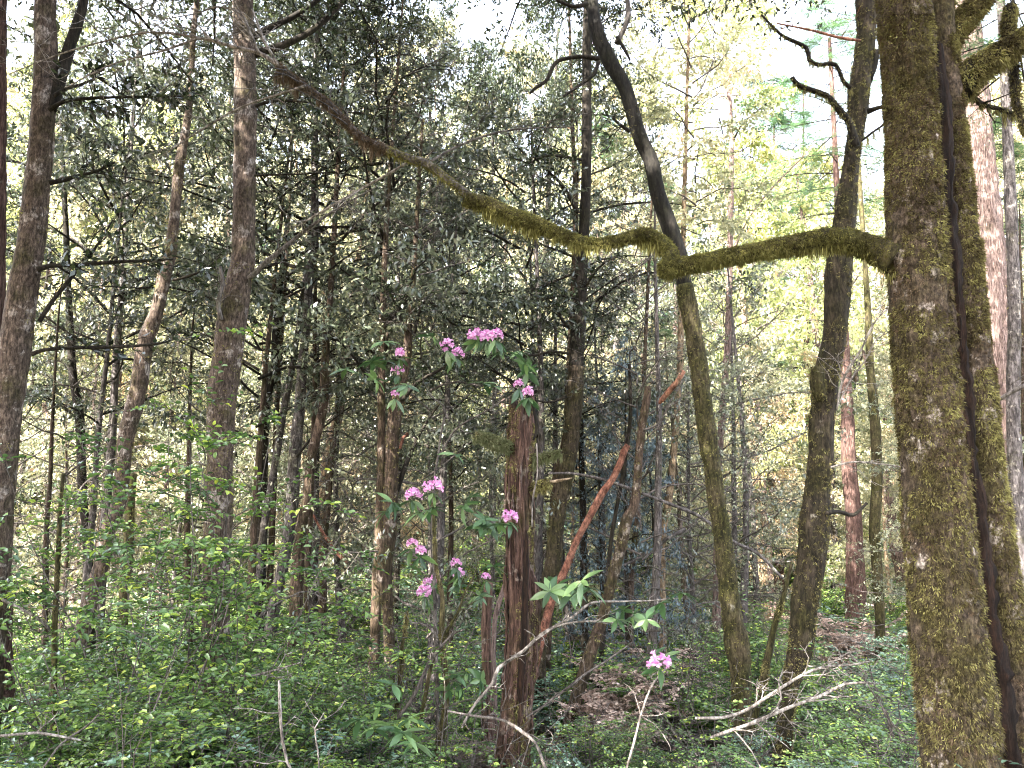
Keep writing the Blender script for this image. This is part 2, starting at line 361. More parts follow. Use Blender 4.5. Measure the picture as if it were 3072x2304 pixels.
NLEAF = 0
CROWNS = {}
def reg(key, matkey, wkey, **k):
    global NLEAF
    w, f, n = crown(**k); NLEAF += n
    CROWNS[key] = (w.mesh(key + '_branches', M[wkey]), f.mesh(key + '_leaves', M[matkey]))
conprof = lambda t: (1.05 - t) * 1.0 + .1
for s in range(3):   # dark tanoak, unit height 10 m
    reg(f'oak{s}', 'tanoak', 'darkbark', seed=100 + s, z0=2.2, z1=10, R=2.6, nb=28, leafL=.105, leafW=.021, tw=8, tl=5, nl=17, bare=.15)
for s in range(3):
    reg(f'pale{s}', 'pale', 'twig', seed=120 + s, z0=.8, z1=10, R=2.8, nb=36, leafL=.14, leafW=.034, tw=9, tl=5, nl=11, bare=.1)
for s in range(2):
    reg(f'yellow{s}', 'yellow', 'twig', seed=140 + s, z0=.8, z1=10, R=2.8, nb=34, leafL=.15, leafW=.036, tw=9, tl=5, nl=10, bare=.1)
for s in range(2):
    reg(f'oakh{s}', 'greyoak', 'darkbark', seed=220 + s, z0=4.2, z1=10, R=2.9, nb=27, leafL=.10, leafW=.019, tw=8, tl=6, nl=12, bare=.14)
for s in range(2):
    reg(f'con{s}', 'conifer', 'darkbark', seed=160 + s, z0=1.5, z1=10, R=2.3, nb=60, leafL=.1, leafW=.008, tw=12, tl=4, nl=14, kind='con', droop=-.06, prof=conprof, bare=.15, two_d=.12)
for s in range(2):
    reg(f'mid{s}', 'mid', 'twig', seed=240 + s, z0=1.5, z1=10, R=3.4, nb=30, leafL=.11, leafW=.024, tw=9, tl=5, nl=8, bare=.2)
reg('tan0', 'tan', 'twig', seed=250, z0=.6, z1=10, R=3.4, nb=32, leafL=.15, leafW=.034, tw=9, tl=5, nl=9, bare=.15)
reg('bare0', 'mid', 'twig', seed=260, z0=1.2, z1=10, R=2.6, nb=40, leafL=.09, leafW=.018, tw=10, tl=3, nl=4, bare=.8)
reg('blue0', 'blue', 'darkbark', seed=180, z0=.8, z1=10, R=2.6, nb=34, leafL=.13, leafW=.03, tw=8, tl=4, nl=9, bare=.1)
reg('twiggy0', 'tanoak', 'twig', seed=190, z0=1, z1=10, R=2.4, nb=44, leafL=.08, leafW=.014, tw=10, tl=3, nl=5, bare=.55)
reg('oakd', 'tanoak', 'darkbark', seed=210, z0=3.2, z1=10, R=2.7, nb=36, leafL=.16, leafW=.045, tw=9, tl=5, nl=8)
reg('top0', 'tanoak', 'darkbark', seed=200, z0=0, z1=6, R=3.4, nb=30, leafL=.10, leafW=.02, tw=9, tl=5, nl=9, bare=.05)

TRUNKS = {}
for key, mk in (('grey', 'greybark'), ('brown', 'brownbark'), ('pink', 'pinkbark'), ('dark', 'darkbark'), ('redwood', 'redwood'), ('tan', 'sunbark'), ('madrone', 'madrone')):
    for v in range(2):
        r = np.random.default_rng(hash(mk) % 1 + 17 * v + len(key)); mb = MB()
        pts = path(r, (0, 0, -.4), (r.normal(0, .03), r.normal(0, .03), 1), 10.4, 9, .035 if key != 'madrone' else .09, .05)
        pp, rr_ = resample(pts, np.linspace(.13, .02, len(pts)), .12); rr_ = rr_ + .05 * np.exp(-(pp[:, 2] + .4) * 2)
        tube(mb, pp, rr_, 12, bump=.08, bscale=6, seed=v, ridges=.06)
        TRUNKS[(key, v)] = mb.mesh(f'{key}_trunk', M[mk], True)

def make_tree(name, label, cat, x, y, h, rw, crown_key, trunk_key, group=None, rz=None, sxy=None, z=None, v=0):
    gz = float(ground_z(x, y)) if z is None else z
    t = thing(name, label, cat, (x, y, gz), rz if rz is not None else RNG.uniform(0, 6.28), group)
    s = h / 10
    tt = link('trunk', TRUNKS[(trunk_key, v)], t, scale=(rw / .13, rw / .13, s))
    w, f = CROWNS[crown_key]; sx = sxy if sxy else s
    link('branches', w, t, scale=(sx, sx, s)); link('crown', f, t, scale=(sx, sx, s))
    return t

# ------------------------------------------------------------------ moss
def moss_on(mb, P_, R_, d, r, n, L, W, seed, cover=.5, down=.6, under=0, mask=None):
    """tufts over a tube surface; under>0: hang more from below"""
    g = np.random.default_rng(seed); m_ = int(n * 2.5)
    i = g.uniform(0, len(P_) - 1.001, m_); i0 = i.astype(int); f = (i - i0)[:, None]; j = g.integers(0, d.shape[1], m_)
    nn = nrm(d[i0, j] * (1 - f) + d[i0 + 1, j] * f + g.normal(0, .15, (m_, 3))); rad = (r[i0, j] * (1 - f[:, 0]) + r[i0 + 1, j] * f[:, 0])
    c = P_[i0] * (1 - f) + P_[i0 + 1] * f + nrm(nn) * rad[:, None] * .985
    keep = fbm(c * np.array([5, 5, 3.]), seed, 3) > (1 - 2 * cover) * .9
    if mask is not None: keep &= mask(c, nn)
    m3 = n // 8 + 1; c, nn = c[keep][:m3], nn[keep][:m3]
    if not len(c): return
    cr = np.clip(.5 + .3 * fbm(c * 9, seed + 2, 2) + g.normal(0, .2, len(c)), 0, 1); cs = g.uniform(.5, 1.35, len(c))
    c, nn, cr, cs = [np.repeat(a, 8, 0) for a in (c, nn, cr, cs)]; k = len(c)
    tang = g.normal(0, 1, (k, 3)); tang -= nn * (tang * nn).sum(1, keepdims=True)
    D = nn * g.uniform(.25, .9, (k, 1)) + np.array([0, 0, -down]) + nrm(tang) * g.uniform(.1, .8, (k, 1))
    c = c + tang * L * .22
    Ln = L * g.uniform(.5, 1.2, k) * cs
    if under: Ln = Ln * (1 + under * np.clip(-nn[:, 2] - .1, 0, 1) * g.uniform(0, 1, k) ** 2)
    leaves(mb, c, D, np.cross(D, g.normal(0, 1, (k, 3))) + nn * .7, Ln, W * g.uniform(.6, 1.3, k), np.clip(cr + g.normal(0, .12, k), 0, 1))
def fringe(mb, P_, R_, n, L, seed, W=.003):
    g = np.random.default_rng(seed); i = g.integers(0, len(P_), n)
    c = P_[i] + np.stack([g.normal(0, .3, n) * R_[i], g.normal(0, .3, n) * R_[i], -R_[i] * .8], 1)
    cl = np.clip(fbm(c * 9, seed, 2) + .7, .15, 1.6)
    D = np.stack([g.normal(0, .09, n), g.normal(0, .09, n), -np.ones(n)], 1)
    leaves(mb, c, D, g.normal(0, 1, (n, 3)), L * cl * g.uniform(.3, 1.2, n), W, g.uniform(.3, 1, n))

# ------------------------------------------------------------------ explicit trunks, traced by position and given real depth
def px_path(pts, d, d2=None):
    n = len(pts); out = []; rad = []
    for k, (x, y, w) in enumerate(pts):
        dd = d if d2 is None else d + (d2 - d) * k / (n - 1)
        p, s = P(x, y, dd); out.append(p); rad.append(w / 2 / F * s)
    return np.array(out), np.array(rad)
def to_ground(p, r):
    """p runs from top to bottom; carry on to just under the ground"""
    p = list(p); r = list(r); v = p[-1] - p[-2]; v = v / max(.2, abs(v[2])) ; v[2] = -1; v[0] *= .6
    gz = float(ground_z(p[-1][0], p[-1][1])) - .25
    if p[-1][2] > gz:
        h = p[-1][2] - gz; p.append(p[-1] + v * h); r.append(r[-1] * (1.05 + .1 * h)); 
    return np.array(p), np.array(r)
def to_sky(p, r, h):
    v = nrm(p[0] - p[2]); v = nrm(v * np.array([.6, .6, 1])); q = [p[0] + v * h, p[0] + v * h * .5]
    return np.vstack([q, p]), np.concatenate([[r[0] * .45, r[0] * .75], r])

def trunk_tree(name, label, mat, pts, d, d2=None, up=0, sides=22, moss=0, mosscover=.5, mossL=.02, ridges=.05, lump=.06, crown_key=None, crown_h=0, limbs=(), cat='tree', group=None, ground=True, mossmat='moss', mossz=None, step=.05, flare=.25, fr=0):
    p, r = px_path(pts, d, d2)
    if ground: p, r = to_ground(p, r)
    if up: p, r = to_sky(p, r, up)
    base = p[-1].copy(); base[2] += .25 if ground else 0
    t = thing(name, label, cat, tuple(base), 0, group)
    sd_ = int(abs(pts[0][0] * 7 + d * 100)) % 9973
    q, rr_ = resample(p - base, r, step)
    if ground: rr_ = rr_ * (1 + flare * np.exp(-(q[:, 2] + .25) * 3.5))
    mb = MB(); T_ = tube(mb, q, rr_, sides, bump=.05, bscale=14, seed=sd_, ridges=ridges, lump=lump)
    link('trunk', mb.mesh('trunk', M[mat], True), t)
    if moss:
        mb = MB(); moss_on(mb, *T_, int(moss * 1.6), mossL * 1.3, mossL * .14, sd_, mosscover, mask=(lambda c, n_: (c[:, 2] > mossz[0]) & (c[:, 2] < mossz[1])) if mossz else None)
        link('moss', mb.mesh('moss', M[mossmat]), t, kind='stuff')
    for lb in limbs:
        limb(t, base, **lb)
    if crown_key:
        w, f = CROWNS[crown_key]; top = q[0]
        c = tuple(top - np.array([0, 0, crown_h * (.4 if crown_key.startswith('top') else .75)])); s = crown_h / 6 if crown_key.startswith('top') else crown_h / 10
        link('branches', w, t, loc=c, rot=(0, 0, sd_), scale=s); link('crown', f, t, loc=c, rot=(0, 0, sd_), scale=s)
    return t, base, q, rr_
def limb(t, base, pts, d, d2=None, mat='darkbark', sides=8, name='branch', moss=0, mossL=.02, mossmat='moss', fr=0, frL=.06, twigs=0, lf=0, seed=0, twL=.35):
    p, r = px_path(pts, d, d2); q, rr_ = resample(p - base, r, .05)
    g = np.random.default_rng(int(pts[0][0] * 3 + pts[0][1]) + seed)
    mb = MB(); T_ = tube(mb, q, rr_, sides, bump=.12, bscale=16, seed=seed, lump=.1)
    tips = []
    for k in range(twigs):
        i = g.integers(int(len(q) * .15), len(q) - 1); v = nrm(q[min(i + 1, len(q) - 1)] - q[i - 1])
        dd = side_dirs(g, v, 2, 1, .5)[k % 2]; L = twL * g.uniform(.4, 1.3)
        tp = path(g, q[i], dd, L, 5, .22); tube(mb, tp, np.linspace(min(rr_[i] * .5, .006), .0012, 6), 4, cap=False); tips.append((tp, dd))
        for _ in range(2):
            j = g.integers(1, 5); t2 = path(g, tp[j], side_dirs(g, dd, 2, 1, .5)[g.integers(2)], L * .5, 4, .22)
            tube(mb, t2, np.linspace(.003, .001, 5), 3, cap=False); tips.append((t2, dd))
    link(name, mb.mesh(name, M[mat], True), t)
    if moss or fr:
        mb = MB()
        if moss: moss_on(mb, *T_, int(moss * 1.5), mossL * 1.2, mossL * .12, seed + 5, 1.3, under=1.8)
        if fr: fringe(mb, q, rr_, fr, frL, seed + 8)
        link('moss', mb.mesh('moss', M[mossmat]), t, kind='stuff')
    if lf and tips:
        mb = MB(); C = []; D = []
        for tp, dd in tips:
            n = lf; i = g.integers(1, len(tp), n); C.append(tp[i] + g.normal(0, .01, (n, 3))); D.append(dd + g.normal(0, .7, (n, 3)))
        C = np.concatenate(C); D = np.concatenate(D); n = len(C)
        leaves(mb, C, D, np.array([0, 0, 1.]) + g.normal(0, .5, (n, 3)), g.uniform(.06, .11, n), g.uniform(.013, .02, n), g.uniform(0, .8, n))
        link('leaves', mb.mesh('leaves', M['tanoak']), t, kind='stuff')
    return q, rr_

S = 3072 / 2212.0
def ov(l): return [(x * S, y * S, w) for x, y, w in l]     # overview coordinates -> photo pixels

# --- the big mossy double tree on the right
def big_tree():
    dL = 4.0
    L_ = [(2715, 0, 150), (2730, 139, 152), (2743, 370, 158), (2750, 555, 162), (2758, 764, 172), (2778, 1000, 176), (2790, 1185, 178), (2808, 1370, 184), (2818, 1536, 192), (2836, 1721, 200), (2857, 1953, 212), (2880, 2138, 218), (2896, 2304, 222)]
    R_ = [(2824, 0, 62), (2836, 139, 60), (2862, 370, 66), (2876, 555, 72), (2897, 764, 82), (2915, 1000, 86), (2937, 1185, 96), (2953, 1370, 92), (2975, 1536, 98), (2996, 1721, 104), (3034, 1953, 112), (3056, 2138, 118), (3080, 2304, 124)]
    C_ = [(2800, 139, 30), (2816, 231, 34), (2830, 417, 36), (2836, 602, 36), (2852, 764, 40), (2866, 1000, 44), (2883, 1185, 46), (2897, 1370, 46), (2917, 1536, 50), (2942, 1721, 54), (2970, 1953, 60), (2993, 2138, 64), (3008, 2304, 66)]
    p, r = px_path(L_, dL); p, r = to_ground(p, r); base = p[-1].copy(); base[2] += .25
    t = thing('mossy_tree', 'huge double trunk tree wrapped in shaggy moss with a dark split down it', 'tree', tuple(base))
    L_ = [(x - 5, y, w - 10) for x, y, w in L_]
    for nm, L2, dd, n, sd_ in (('trunk', L_, dL, 46000, 1), ('trunk', R_, dL + .04, 24000, 2)):
        p, r = px_path(L2, dd); p, r = to_ground(p, r); p, r = to_sky(p, r, 2.5)
        q, rr_ = resample(p - base, r, .013); mb = MB()
        T_ = tube(mb, q, rr_, 120 if sd_ == 1 else 80, bump=.075, bscale=26, seed=sd_, lump=.055, ridges=.05, ridge_n=14)
        link('trunk', mb.mesh('trunk', M['big'], True), t)
        mb = MB(); moss_on(mb, *T_, n * 5, .021, .0023, 40 + sd_, .80, down=.6, mask=(lambda c, n_: n_[:, 0] < .8) if sd_ == 1 else (lambda c, n_: n_[:, 0] > -.65))
        link('moss', mb.mesh('moss', M['moss']), t, kind='stuff')
        mb = MB(); moss_on(mb, *T_, n // 1, .018, .0022, 60 + sd_, .40, down=.6)
        link('moss', mb.mesh('moss', M['rustmoss']), t, kind='stuff')
    C_ = [(x, y, w * 1.2) for x, y, w in C_]; p, r = px_path(C_, dL - .062); p, r = to_ground(p, r); q, rr_ = resample(p - base, r, .03); mb = MB()
    tube(mb, q, rr_, 20, bump=.3, bscale=24, seed=7, ridges=.3, lump=.2); link('split', mb.mesh('split', M['rot'], True), t, label='dark reddish rotten split between the two stems')
    # long mossy limb running left across the picture
    A = ov([(1935, 560, 110), (1905, 545, 86), (1880, 532, 70), (1800, 514, 62), (1700, 530, 52), (1600, 548, 46), (1500, 568, 46), (1440, 578, 50), (1432, 580, 36)])
    limb(t, base, A, 4.0, 4.25, mat='greenbark', sides=24, moss=26000, mossL=.014, mossmat='limbmoss', fr=2600, frL=.06, seed=3)
    B = ov([(1445, 572, 44), (1450, 548, 44), (1420, 515, 42), (1385, 505, 40), (1340, 518, 34), (1290, 525, 28), (1250, 520, 30), (1200, 500, 36), (1150, 480, 40), (1100, 462, 42), (1050, 440, 40), (1005, 430, 34)])
    limb(t, base, B, 4.25, 4.7, mat='greenbark', sides=20, moss=24000, mossL=.0125, mossmat='limbmoss', fr=2600, frL=.065, seed=4)
    C2 = ov([(1020, 432, 26), (1000, 412, 24), (965, 385, 22), (925, 355, 26), (880, 340, 24), (840, 325, 20)])
    limb(t, base, C2, 4.68, 4.9, mat='greybark', sides=14, moss=5000, mossL=.011, mossmat='limbmoss', fr=250, frL=.04, seed=5)
    D2 = ov([(845, 327, 22), (780, 295, 20), (740, 255, 22), (700, 215, 20), (650, 180, 18), (600, 140, 15)])
    limb(t, base, D2, 4.9, 5.2, mat='greybark', sides=12, moss=5500, mossL=.016, mossmat='rustmoss', fr=2600, frL=.11, seed=6, twigs=12, twL=.5)
    E2 = ov([(602, 141, 14), (560, 115, 13), (500, 100, 11), (430, 82, 9), (330, 70, 7), (230, 88, 5), (120, 120, 4), (20, 160, 3)])
    limb(t, base, E2, 5.2, 5.6, mat='deadwood', sides=8, seed=7, twigs=34, twL=.55)
    for k, tw in enumerate(([(560, 115, 9), (540, 70, 8), (520, 30, 7), (470, 15, 6), (420, 30, 4), (330, 45, 3)],
                            [(925, 352, 9), (985, 318, 8), (1060, 290, 7), (1130, 278, 6), (1240, 274, 3)],
                            [(890, 345, 9), (840, 375, 9), (760, 420, 8), (690, 460, 7), (640, 490, 5)],
                            [(660, 185, 8), (600, 205, 8), (520, 232, 7), (420, 290, 5), (330, 350, 3)],
                            [(430, 82, 7), (350, 110, 6), (240, 140, 5), (140, 190, 3)],
                            [(600, 140, 9), (572, 90, 8), (560, 60, 7), (545, 20, 5)])):
        limb(t, base, ov(tw), 5.0, 5.3, mat='deadwood' if k != 1 else 'twig', sides=6, seed=20 + k, twigs=14, twL=.4)
    # limbs to the right
    limb(t, base, [(2836, 130, 74), (2880, 70, 66), (2940, 0, 60), (3000, -90, 52)], 4.1, 4.0, mat='greenbark', sides=20, moss=7000, mossL=.02, seed=8)
    limb(t, base, [(2870, 270, 100), (2900, 232, 84), (2951, 190, 72), (3011, 153, 62), (3072, 115, 54), (3160, 60, 46)], 4.1, 4.0, mat='darkbark', sides=22, moss=9000, mossL=.024, fr=500, frL=.05, seed=9)
    limb(t, base, [(3024, 140, 34), (3028, 70, 36), (3034, 15, 32)], 4.1, 4.1, mat='darkbark', sides=14, moss=1500, mossL=.02, seed=10)
    limb(t, base, [(3040, 160, 26), (3046, 250, 20), (3054, 330, 18), (3080, 400, 12)], 4.15, 4.1, mat='darkbark', sides=12, moss=1500, mossL=.02, fr=300, seed=11)
    limb(t, base, [(2895, 262, 18), (2940, 310, 16), (2990, 325, 14), (3060, 350, 12), (3130, 370, 8)], 4.15, 4.3, mat='darkbark', sides=8, moss=500, fr=300, seed=12, twigs=6)
    w, f = CROWNS['top0']
    link('branches', w, t, loc=(0, 0, 6), scale=.9); link('crown', f, t, loc=(0, 0, 6), scale=.9)
big_tree()

# --- other traced trees -------------------------------------------------
trunk_tree('tanoak_tree', 'brown banded trunk at the left edge with a dark forked limb', 'oakbark',
    [(137, 0, 56), (137, 153, 60), (130, 324, 62), (118, 509, 68), (87, 764, 78), (69, 861, 80), (45, 1046, 84), (25, 1185, 84), (8, 1370, 80), (-6, 1536, 78), (-20, 1750, 80)], 6.2, up=3, sides=32, moss=1500, mosscover=.3, crown_key='top0', crown_h=6, step=.035,
    limbs=[dict(pts=[(150, 330, 34), (182, 230, 34), (212, 130, 30), (242, 40, 26), (262, -60, 22)], d=6.2, d2=6.3, mat='darkbark', sides=14, twigs=4),
           dict(pts=[(148, 330, 16), (190, 305, 13), (240, 297, 12), (340, 292, 9), (470, 290, 7), (560, 288, 4)], d=6.1, d2=6.0, twigs=18, lf=7),
           dict(pts=[(148, 548, 17), (190, 540, 14), (250, 524, 11), (300, 510, 9), (345, 486, 6)], d=6.1, d2=6.2, twigs=8, lf=4),
           dict(pts=[(112, 808, 19), (150, 797, 14), (230, 795, 12), (330, 787, 11), (430, 782, 9), (520, 778, 5)], d=6.1, d2=6.2, twigs=10, lf=4),
           dict(pts=[(95, 1062, 15), (130, 1050, 12), (200, 1044, 12), (300, 1042, 10), (400, 1038, 9), (480, 1030, 7), (530, 1016, 4)], d=6.1, d2=6.2, twigs=10, lf=3),
           dict(pts=[(118, 965, 14), (160, 900, 12), (200, 850, 12), (235, 805, 11), (275, 760, 8), (340, 660, 5)], d=6.15, d2=6.3, twigs=8, lf=4),
           dict(pts=[(160, 290, 13), (200, 265, 11), (240, 255, 9), (280, 238, 6)], d=6.1, d2=6.2)])
trunk_tree('tanoak_tree', 'tall upright trunk left of centre, banded brown above and green moss below', 'oakbark',
    [(728, 0, 56), (735, 153, 62), (737, 324, 66), (734, 509, 66), (730, 764, 66), (718, 837, 72), (697, 953, 84), (682, 1069, 82), (667, 1185, 80), (661, 1323, 77), (657, 1536, 76), (648, 1721, 80), (646, 1953, 84)], 7.5, up=3, sides=36, moss=14000, mosscover=.62, mossL=.010, mossmat='limbmoss', mossz=(1.2, 5.0), crown_key='top0', crown_h=6, step=.035,
    limbs=[dict(pts=[(745, 835, 16), (770, 815, 17), (795, 790, 16), (850, 745, 14), (900, 705, 12), (960, 660, 9), (1040, 610, 6), (1130, 560, 4)], d=7.4, d2=7.2, mat='twig', sides=10, twigs=16, name='branch'),
           dict(pts=[(760, 110, 22), (810, 85, 20), (870, 55, 18), (940, 10, 16), (1000, -50, 12)], d=7.5, d2=7.6, twigs=6, lf=6),
           dict(pts=[(758, 165, 24), (850, 135, 22), (930, 95, 20), (990, 45, 18), (1050, -20, 14)], d=7.5, d2=7.6, twigs=8, lf=7),
           dict(pts=[(766, 318, 10), (810, 305, 9), (880, 303, 7), (960, 312, 4)], d=7.4, d2=7.3, twigs=8, lf=6),
           dict(pts=[(764, 527, 8), (830, 524, 7), (900, 522, 6), (1010, 516, 4)], d=7.4, d2=7.3, twigs=10),
           dict(pts=[(664, 960, 12), (655, 910, 12), (668, 850, 12), (660, 800, 10)], d=7.35, d2=7.3, mat='twig', twigs=6)])
trunk_tree('leaning_tree', 'crooked slim trunk leaning right, between the two banded trunks on the left', 'oakbark',
    [(590, 0, 14), (579, 120, 16), (567, 324, 20), (537, 509, 28), (511, 764, 32), (500, 790, 36), (477, 907, 36), (458, 967, 42), (437, 1023, 45), (419, 1138, 47), (400, 1231, 48), (377, 1323, 44), (356, 1509, 42), (328, 1582, 40), (312, 1675, 40), (278, 1767, 42), (257, 1860, 44), (212, 1999, 48), (196, 2070, 50)], 8.5, up=2, moss=2500, mosscover=.45, crown_key='top0', crown_h=4,
    limbs=[dict(pts=[(520, 840, 10), (560, 830, 9), (610, 810, 6), (660, 770, 4)], d=8.4, d2=8.3, twigs=8, lf=6)])
trunk_tree('mossy_sapling', 'thin green mossy stem at the lower left, beside the dark hollow', 'greenbark',
    [(190, 1420, 9), (180, 1536, 11), (174, 1675, 14), (165, 1860, 16), (162, 2045, 17), (160, 2200, 20)], 6.0, sides=12, moss=900, mosscover=.7, mossL=.012, flare=.2,
    limbs=[dict(pts=[(153, 1893, 8), (120, 1860, 8), (60, 1825, 9), (0, 1795, 9)], d=6.0, d2=5.8, mat='deadwood')])
trunk_tree('mossy_sapling', 'short dark mossy stem just right of the crooked leaning trunk', 'greenbark',
    [(400, 1420, 22), (389, 1536, 26), (384, 1675, 28), (372, 1790, 28), (366, 1930, 28)], 9.5, sides=16, moss=1500, mosscover=.6)
trunk_tree('grey_tree', 'straight grey trunk standing right of the tall banded trunk', 'greybark',
    [(948, 200, 15), (944, 416, 20), (944, 764, 24), (930, 790, 24), (921, 953, 26), (907, 1092, 28), (898, 1231, 33), (884, 1370, 35), (875, 1536, 36), (866, 1600, 36), (845, 1720, 36), (824, 1814, 36)], 11, up=4, moss=600, mosscover=.3, crown_key='oak0', crown_h=7,
    limbs=[dict(pts=[(910, 1130, 8), (960, 1080, 7), (1030, 1030, 5), (1110, 990, 3)], d=10.9, d2=10.6, twigs=10),
           dict(pts=[(905, 1230, 8), (960, 1180, 7), (1040, 1120, 5), (1100, 1080, 3)], d=10.9, d2=10.6, twigs=10),
           dict(pts=[(890, 1370, 8), (940, 1310, 7), (1010, 1250, 5), (1080, 1200, 3)], d=10.9, d2=10.6, twigs=10)])
trunk_tree('grey_tree', 'thin grey stem leaning against the straight grey trunk', 'greybark',
    [(900, 950, 14), (893, 999, 16), (870, 1138, 18), (847, 1254, 20), (829, 1370, 21), (805, 1509, 22), (790, 1600, 22)], 11.6, up=3, sides=14)
trunk_tree('dark_tree', 'short dark trunk between the tall banded trunk and the grey stems', 'darkbark',
    [(830, 980, 22), (824, 1092, 26), (796, 1231, 30), (787, 1462, 32), (783, 1620, 34)], 12, up=2, sides=16)
trunk_tree('dark_tree', 'dark mossy trunk bending left, right beside the straight grey trunk', 'brownbark',
    [(990, 900, 18), (981, 953, 22), (975, 1100, 26), (967, 1231, 28), (935, 1370, 30), (921, 1509, 32), (907, 1560, 33), (898, 1640, 34), (893, 1720, 36)], 10.5, up=4, crown_key='oak2', crown_h=6)
trunk_tree('sunlit_tree', 'tan sunlit trunk leaning right in the bright gap behind the grey trunk', 'sunbark',
    [(1035, 1100, 22), (1018, 1231, 28), (986, 1370, 33), (967, 1509, 34), (958, 1640, 36), (950, 1750, 38)], 14, up=5, crown_key='pale0', crown_h=7)
trunk_tree('mossy_tree', 'brown shaggy trunk behind the pink flowers, branching at its top', 'brownbark',
    [(1237, 884, 16), (1225, 976, 22), (1223, 1046, 26), (1202, 1162, 34), (1188, 1231, 44), (1179, 1323, 40), (1174, 1462, 42), (1168, 1600, 43), (1156, 1690, 44), (1160, 1790, 36), (1165, 1860, 32)], 10, up=2.5, moss=3500, mosscover=.6, mossL=.018, crown_key='twiggy0', crown_h=5,
    limbs=[dict(pts=[(1243, 1000, 10), (1270, 905, 9), (1310, 920, 9), (1360, 972, 7), (1420, 975, 4)], d=9.9, d2=9.7, twigs=12, lf=5),
           dict(pts=[(1205, 1200, 16), (1250, 1150, 13), (1300, 1120, 10), (1350, 1100, 8), (1400, 1140, 4)], d=9.9, d2=9.7, twigs=12, lf=5),
           dict(pts=[(1190, 1480, 14), (1215, 1400, 14), (1250, 1320, 12), (1290, 1250, 8), (1320, 1210, 6)], d=10.1, d2=10, mat='darkbark', twigs=6),
           dict(pts=[(1210, 980, 9), (1190, 920, 8), (1150, 860, 6), (1090, 830, 4)], d=9.9, d2=9.7, twigs=12, lf=6)])
trunk_tree('straight_tree', 'tall straight dark trunk at centre rising behind the mossy branch', 'darkbark',  # darker bark on the upper trunk stands in for its backlit shade
    [(1762, 0, 24), (1760, 150, 28), (1760, 324, 28), (1758, 555, 30), (1751, 700, 32), (1744, 768, 38), (1741, 907, 38), (1732, 1046, 45), (1723, 1185, 48)], 10.5, up=3, ground=False, moss=0, crown_key='oak1', crown_h=7,
    limbs=[dict(pts=[(1730, 1100, 46), (1723, 1180, 48), (1714, 1323, 46), (1691, 1462, 50), (1672, 1536, 50), (1658, 1698, 46), (1630, 1814, 45), (1621, 1953, 40), (1612, 2120, 44)], d=10.5, mat='oldmossbark', sides=22, name='lower_trunk', moss=2500, mossL=.015),
           dict(pts=[(1748, 480, 9), (1690, 470, 8), (1630, 470, 6), (1570, 500, 4)], d=10.4, d2=10.1, twigs=10, lf=6),
           dict(pts=[(1735, 640, 12), (1690, 560, 10), (1640, 510, 9), (1600, 470, 5)], d=10.4, d2=10.1, twigs=10, lf=6),
           dict(pts=[(1735, 900, 8), (1690, 888, 7), (1640, 895, 5)], d=10.4, d2=10.2, twigs=8, lf=6),
           dict(pts=[(1722, 990, 12), (1690, 965, 10), (1660, 910, 8), (1610, 895, 5)], d=10.4, d2=10.2, twigs=8, lf=4),
           dict(pts=[(1757, 860, 8), (1800, 800, 7), (1850, 770, 4)], d=10.4, d2=10.2, twigs=8, lf=6),
           dict(pts=[(1705, 1060, 9), (1650, 1055, 8), (1600, 1066, 6), (1540, 1066, 4)], d=10.4, d2=10.1, twigs=8),
           dict(pts=[(1700, 1190, 8), (1650, 1206, 7), (1600, 1200, 4)], d=10.4, d2=10.1, twigs=5)])
trunk_tree('slim_tree', 'slim reddish stem close beside the tall straight dark trunk', 'brownbark',
    [(1712, 200, 10), (1718, 400, 13), (1726, 600, 16), (1722, 850, 20), (1710, 1100, 24), (1700, 1300, 26), (1672, 1420, 28), (1660, 1540, 28)], 11.6, up=2, sides=14)
trunk_tree('leaning_tree', 'dark crooked trunk leaning left at the top, crossed by the mossy branch', 'blackbark',
    [(1774, 0, 36), (1790, 93, 42), (1830, 185, 44), (1871, 255, 42), (1894, 324, 42), (1922, 416, 44), (1955, 486, 46), (1973, 579, 44), (2005, 671, 48), (2033, 764, 50), (2053, 861, 46)], 8.5, up=2.5, ground=False, sides=26, moss=1500, mosscover=.3, mossL=.014, crown_key='top0', crown_h=5, step=.04,
    limbs=[dict(pts=[(2053, 855, 46), (2076, 976, 50), (2094, 1092, 54), (2108, 1208, 54), (2122, 1300, 55), (2136, 1393, 52), (2150, 1509, 57), (2164, 1582, 52), (2180, 1721, 55), (2191, 1814, 58), (2210, 1930, 68), (2222, 2022, 62), (2228, 2184, 60), (2238, 2330, 64)], d=8.5, mat='greenbark', sides=28, name='lower_trunk', moss=14000, mossL=.013, mossmat='limbmoss'),
           dict(pts=[(1798, 177, 14), (1750, 170, 13), (1700, 175, 12), (1665, 190, 13), (1640, 240, 12), (1605, 265, 10), (1590, 280, 7)], d=8.4, d2=8.3, sides=10, twigs=4),
           dict(pts=[(1796, 185, 12), (1780, 225, 11), (1740, 255, 10), (1690, 290, 8)], d=8.4, d2=8.3, sides=10, twigs=4),
           dict(pts=[(1762, 12, 14), (1720, 20, 12), (1670, 0, 10)], d=8.4, d2=8.3, sides=10, twigs=3),
           dict(pts=[(1850, 130, 18), (1868, 95, 17), (1885, 45, 15), (1880, -20, 13)], d=8.5, d2=8.5, sides=10, mat='twig'),
           dict(pts=[(1850, 110, 12), (1875, 150, 10), (1890, 180, 6)], d=8.4, d2=8.4, twigs=2),
           dict(pts=[(1890, 395, 12), (1855, 370, 9), (1830, 345, 5)], d=8.4, d2=8.3, twigs=4, lf=5)])
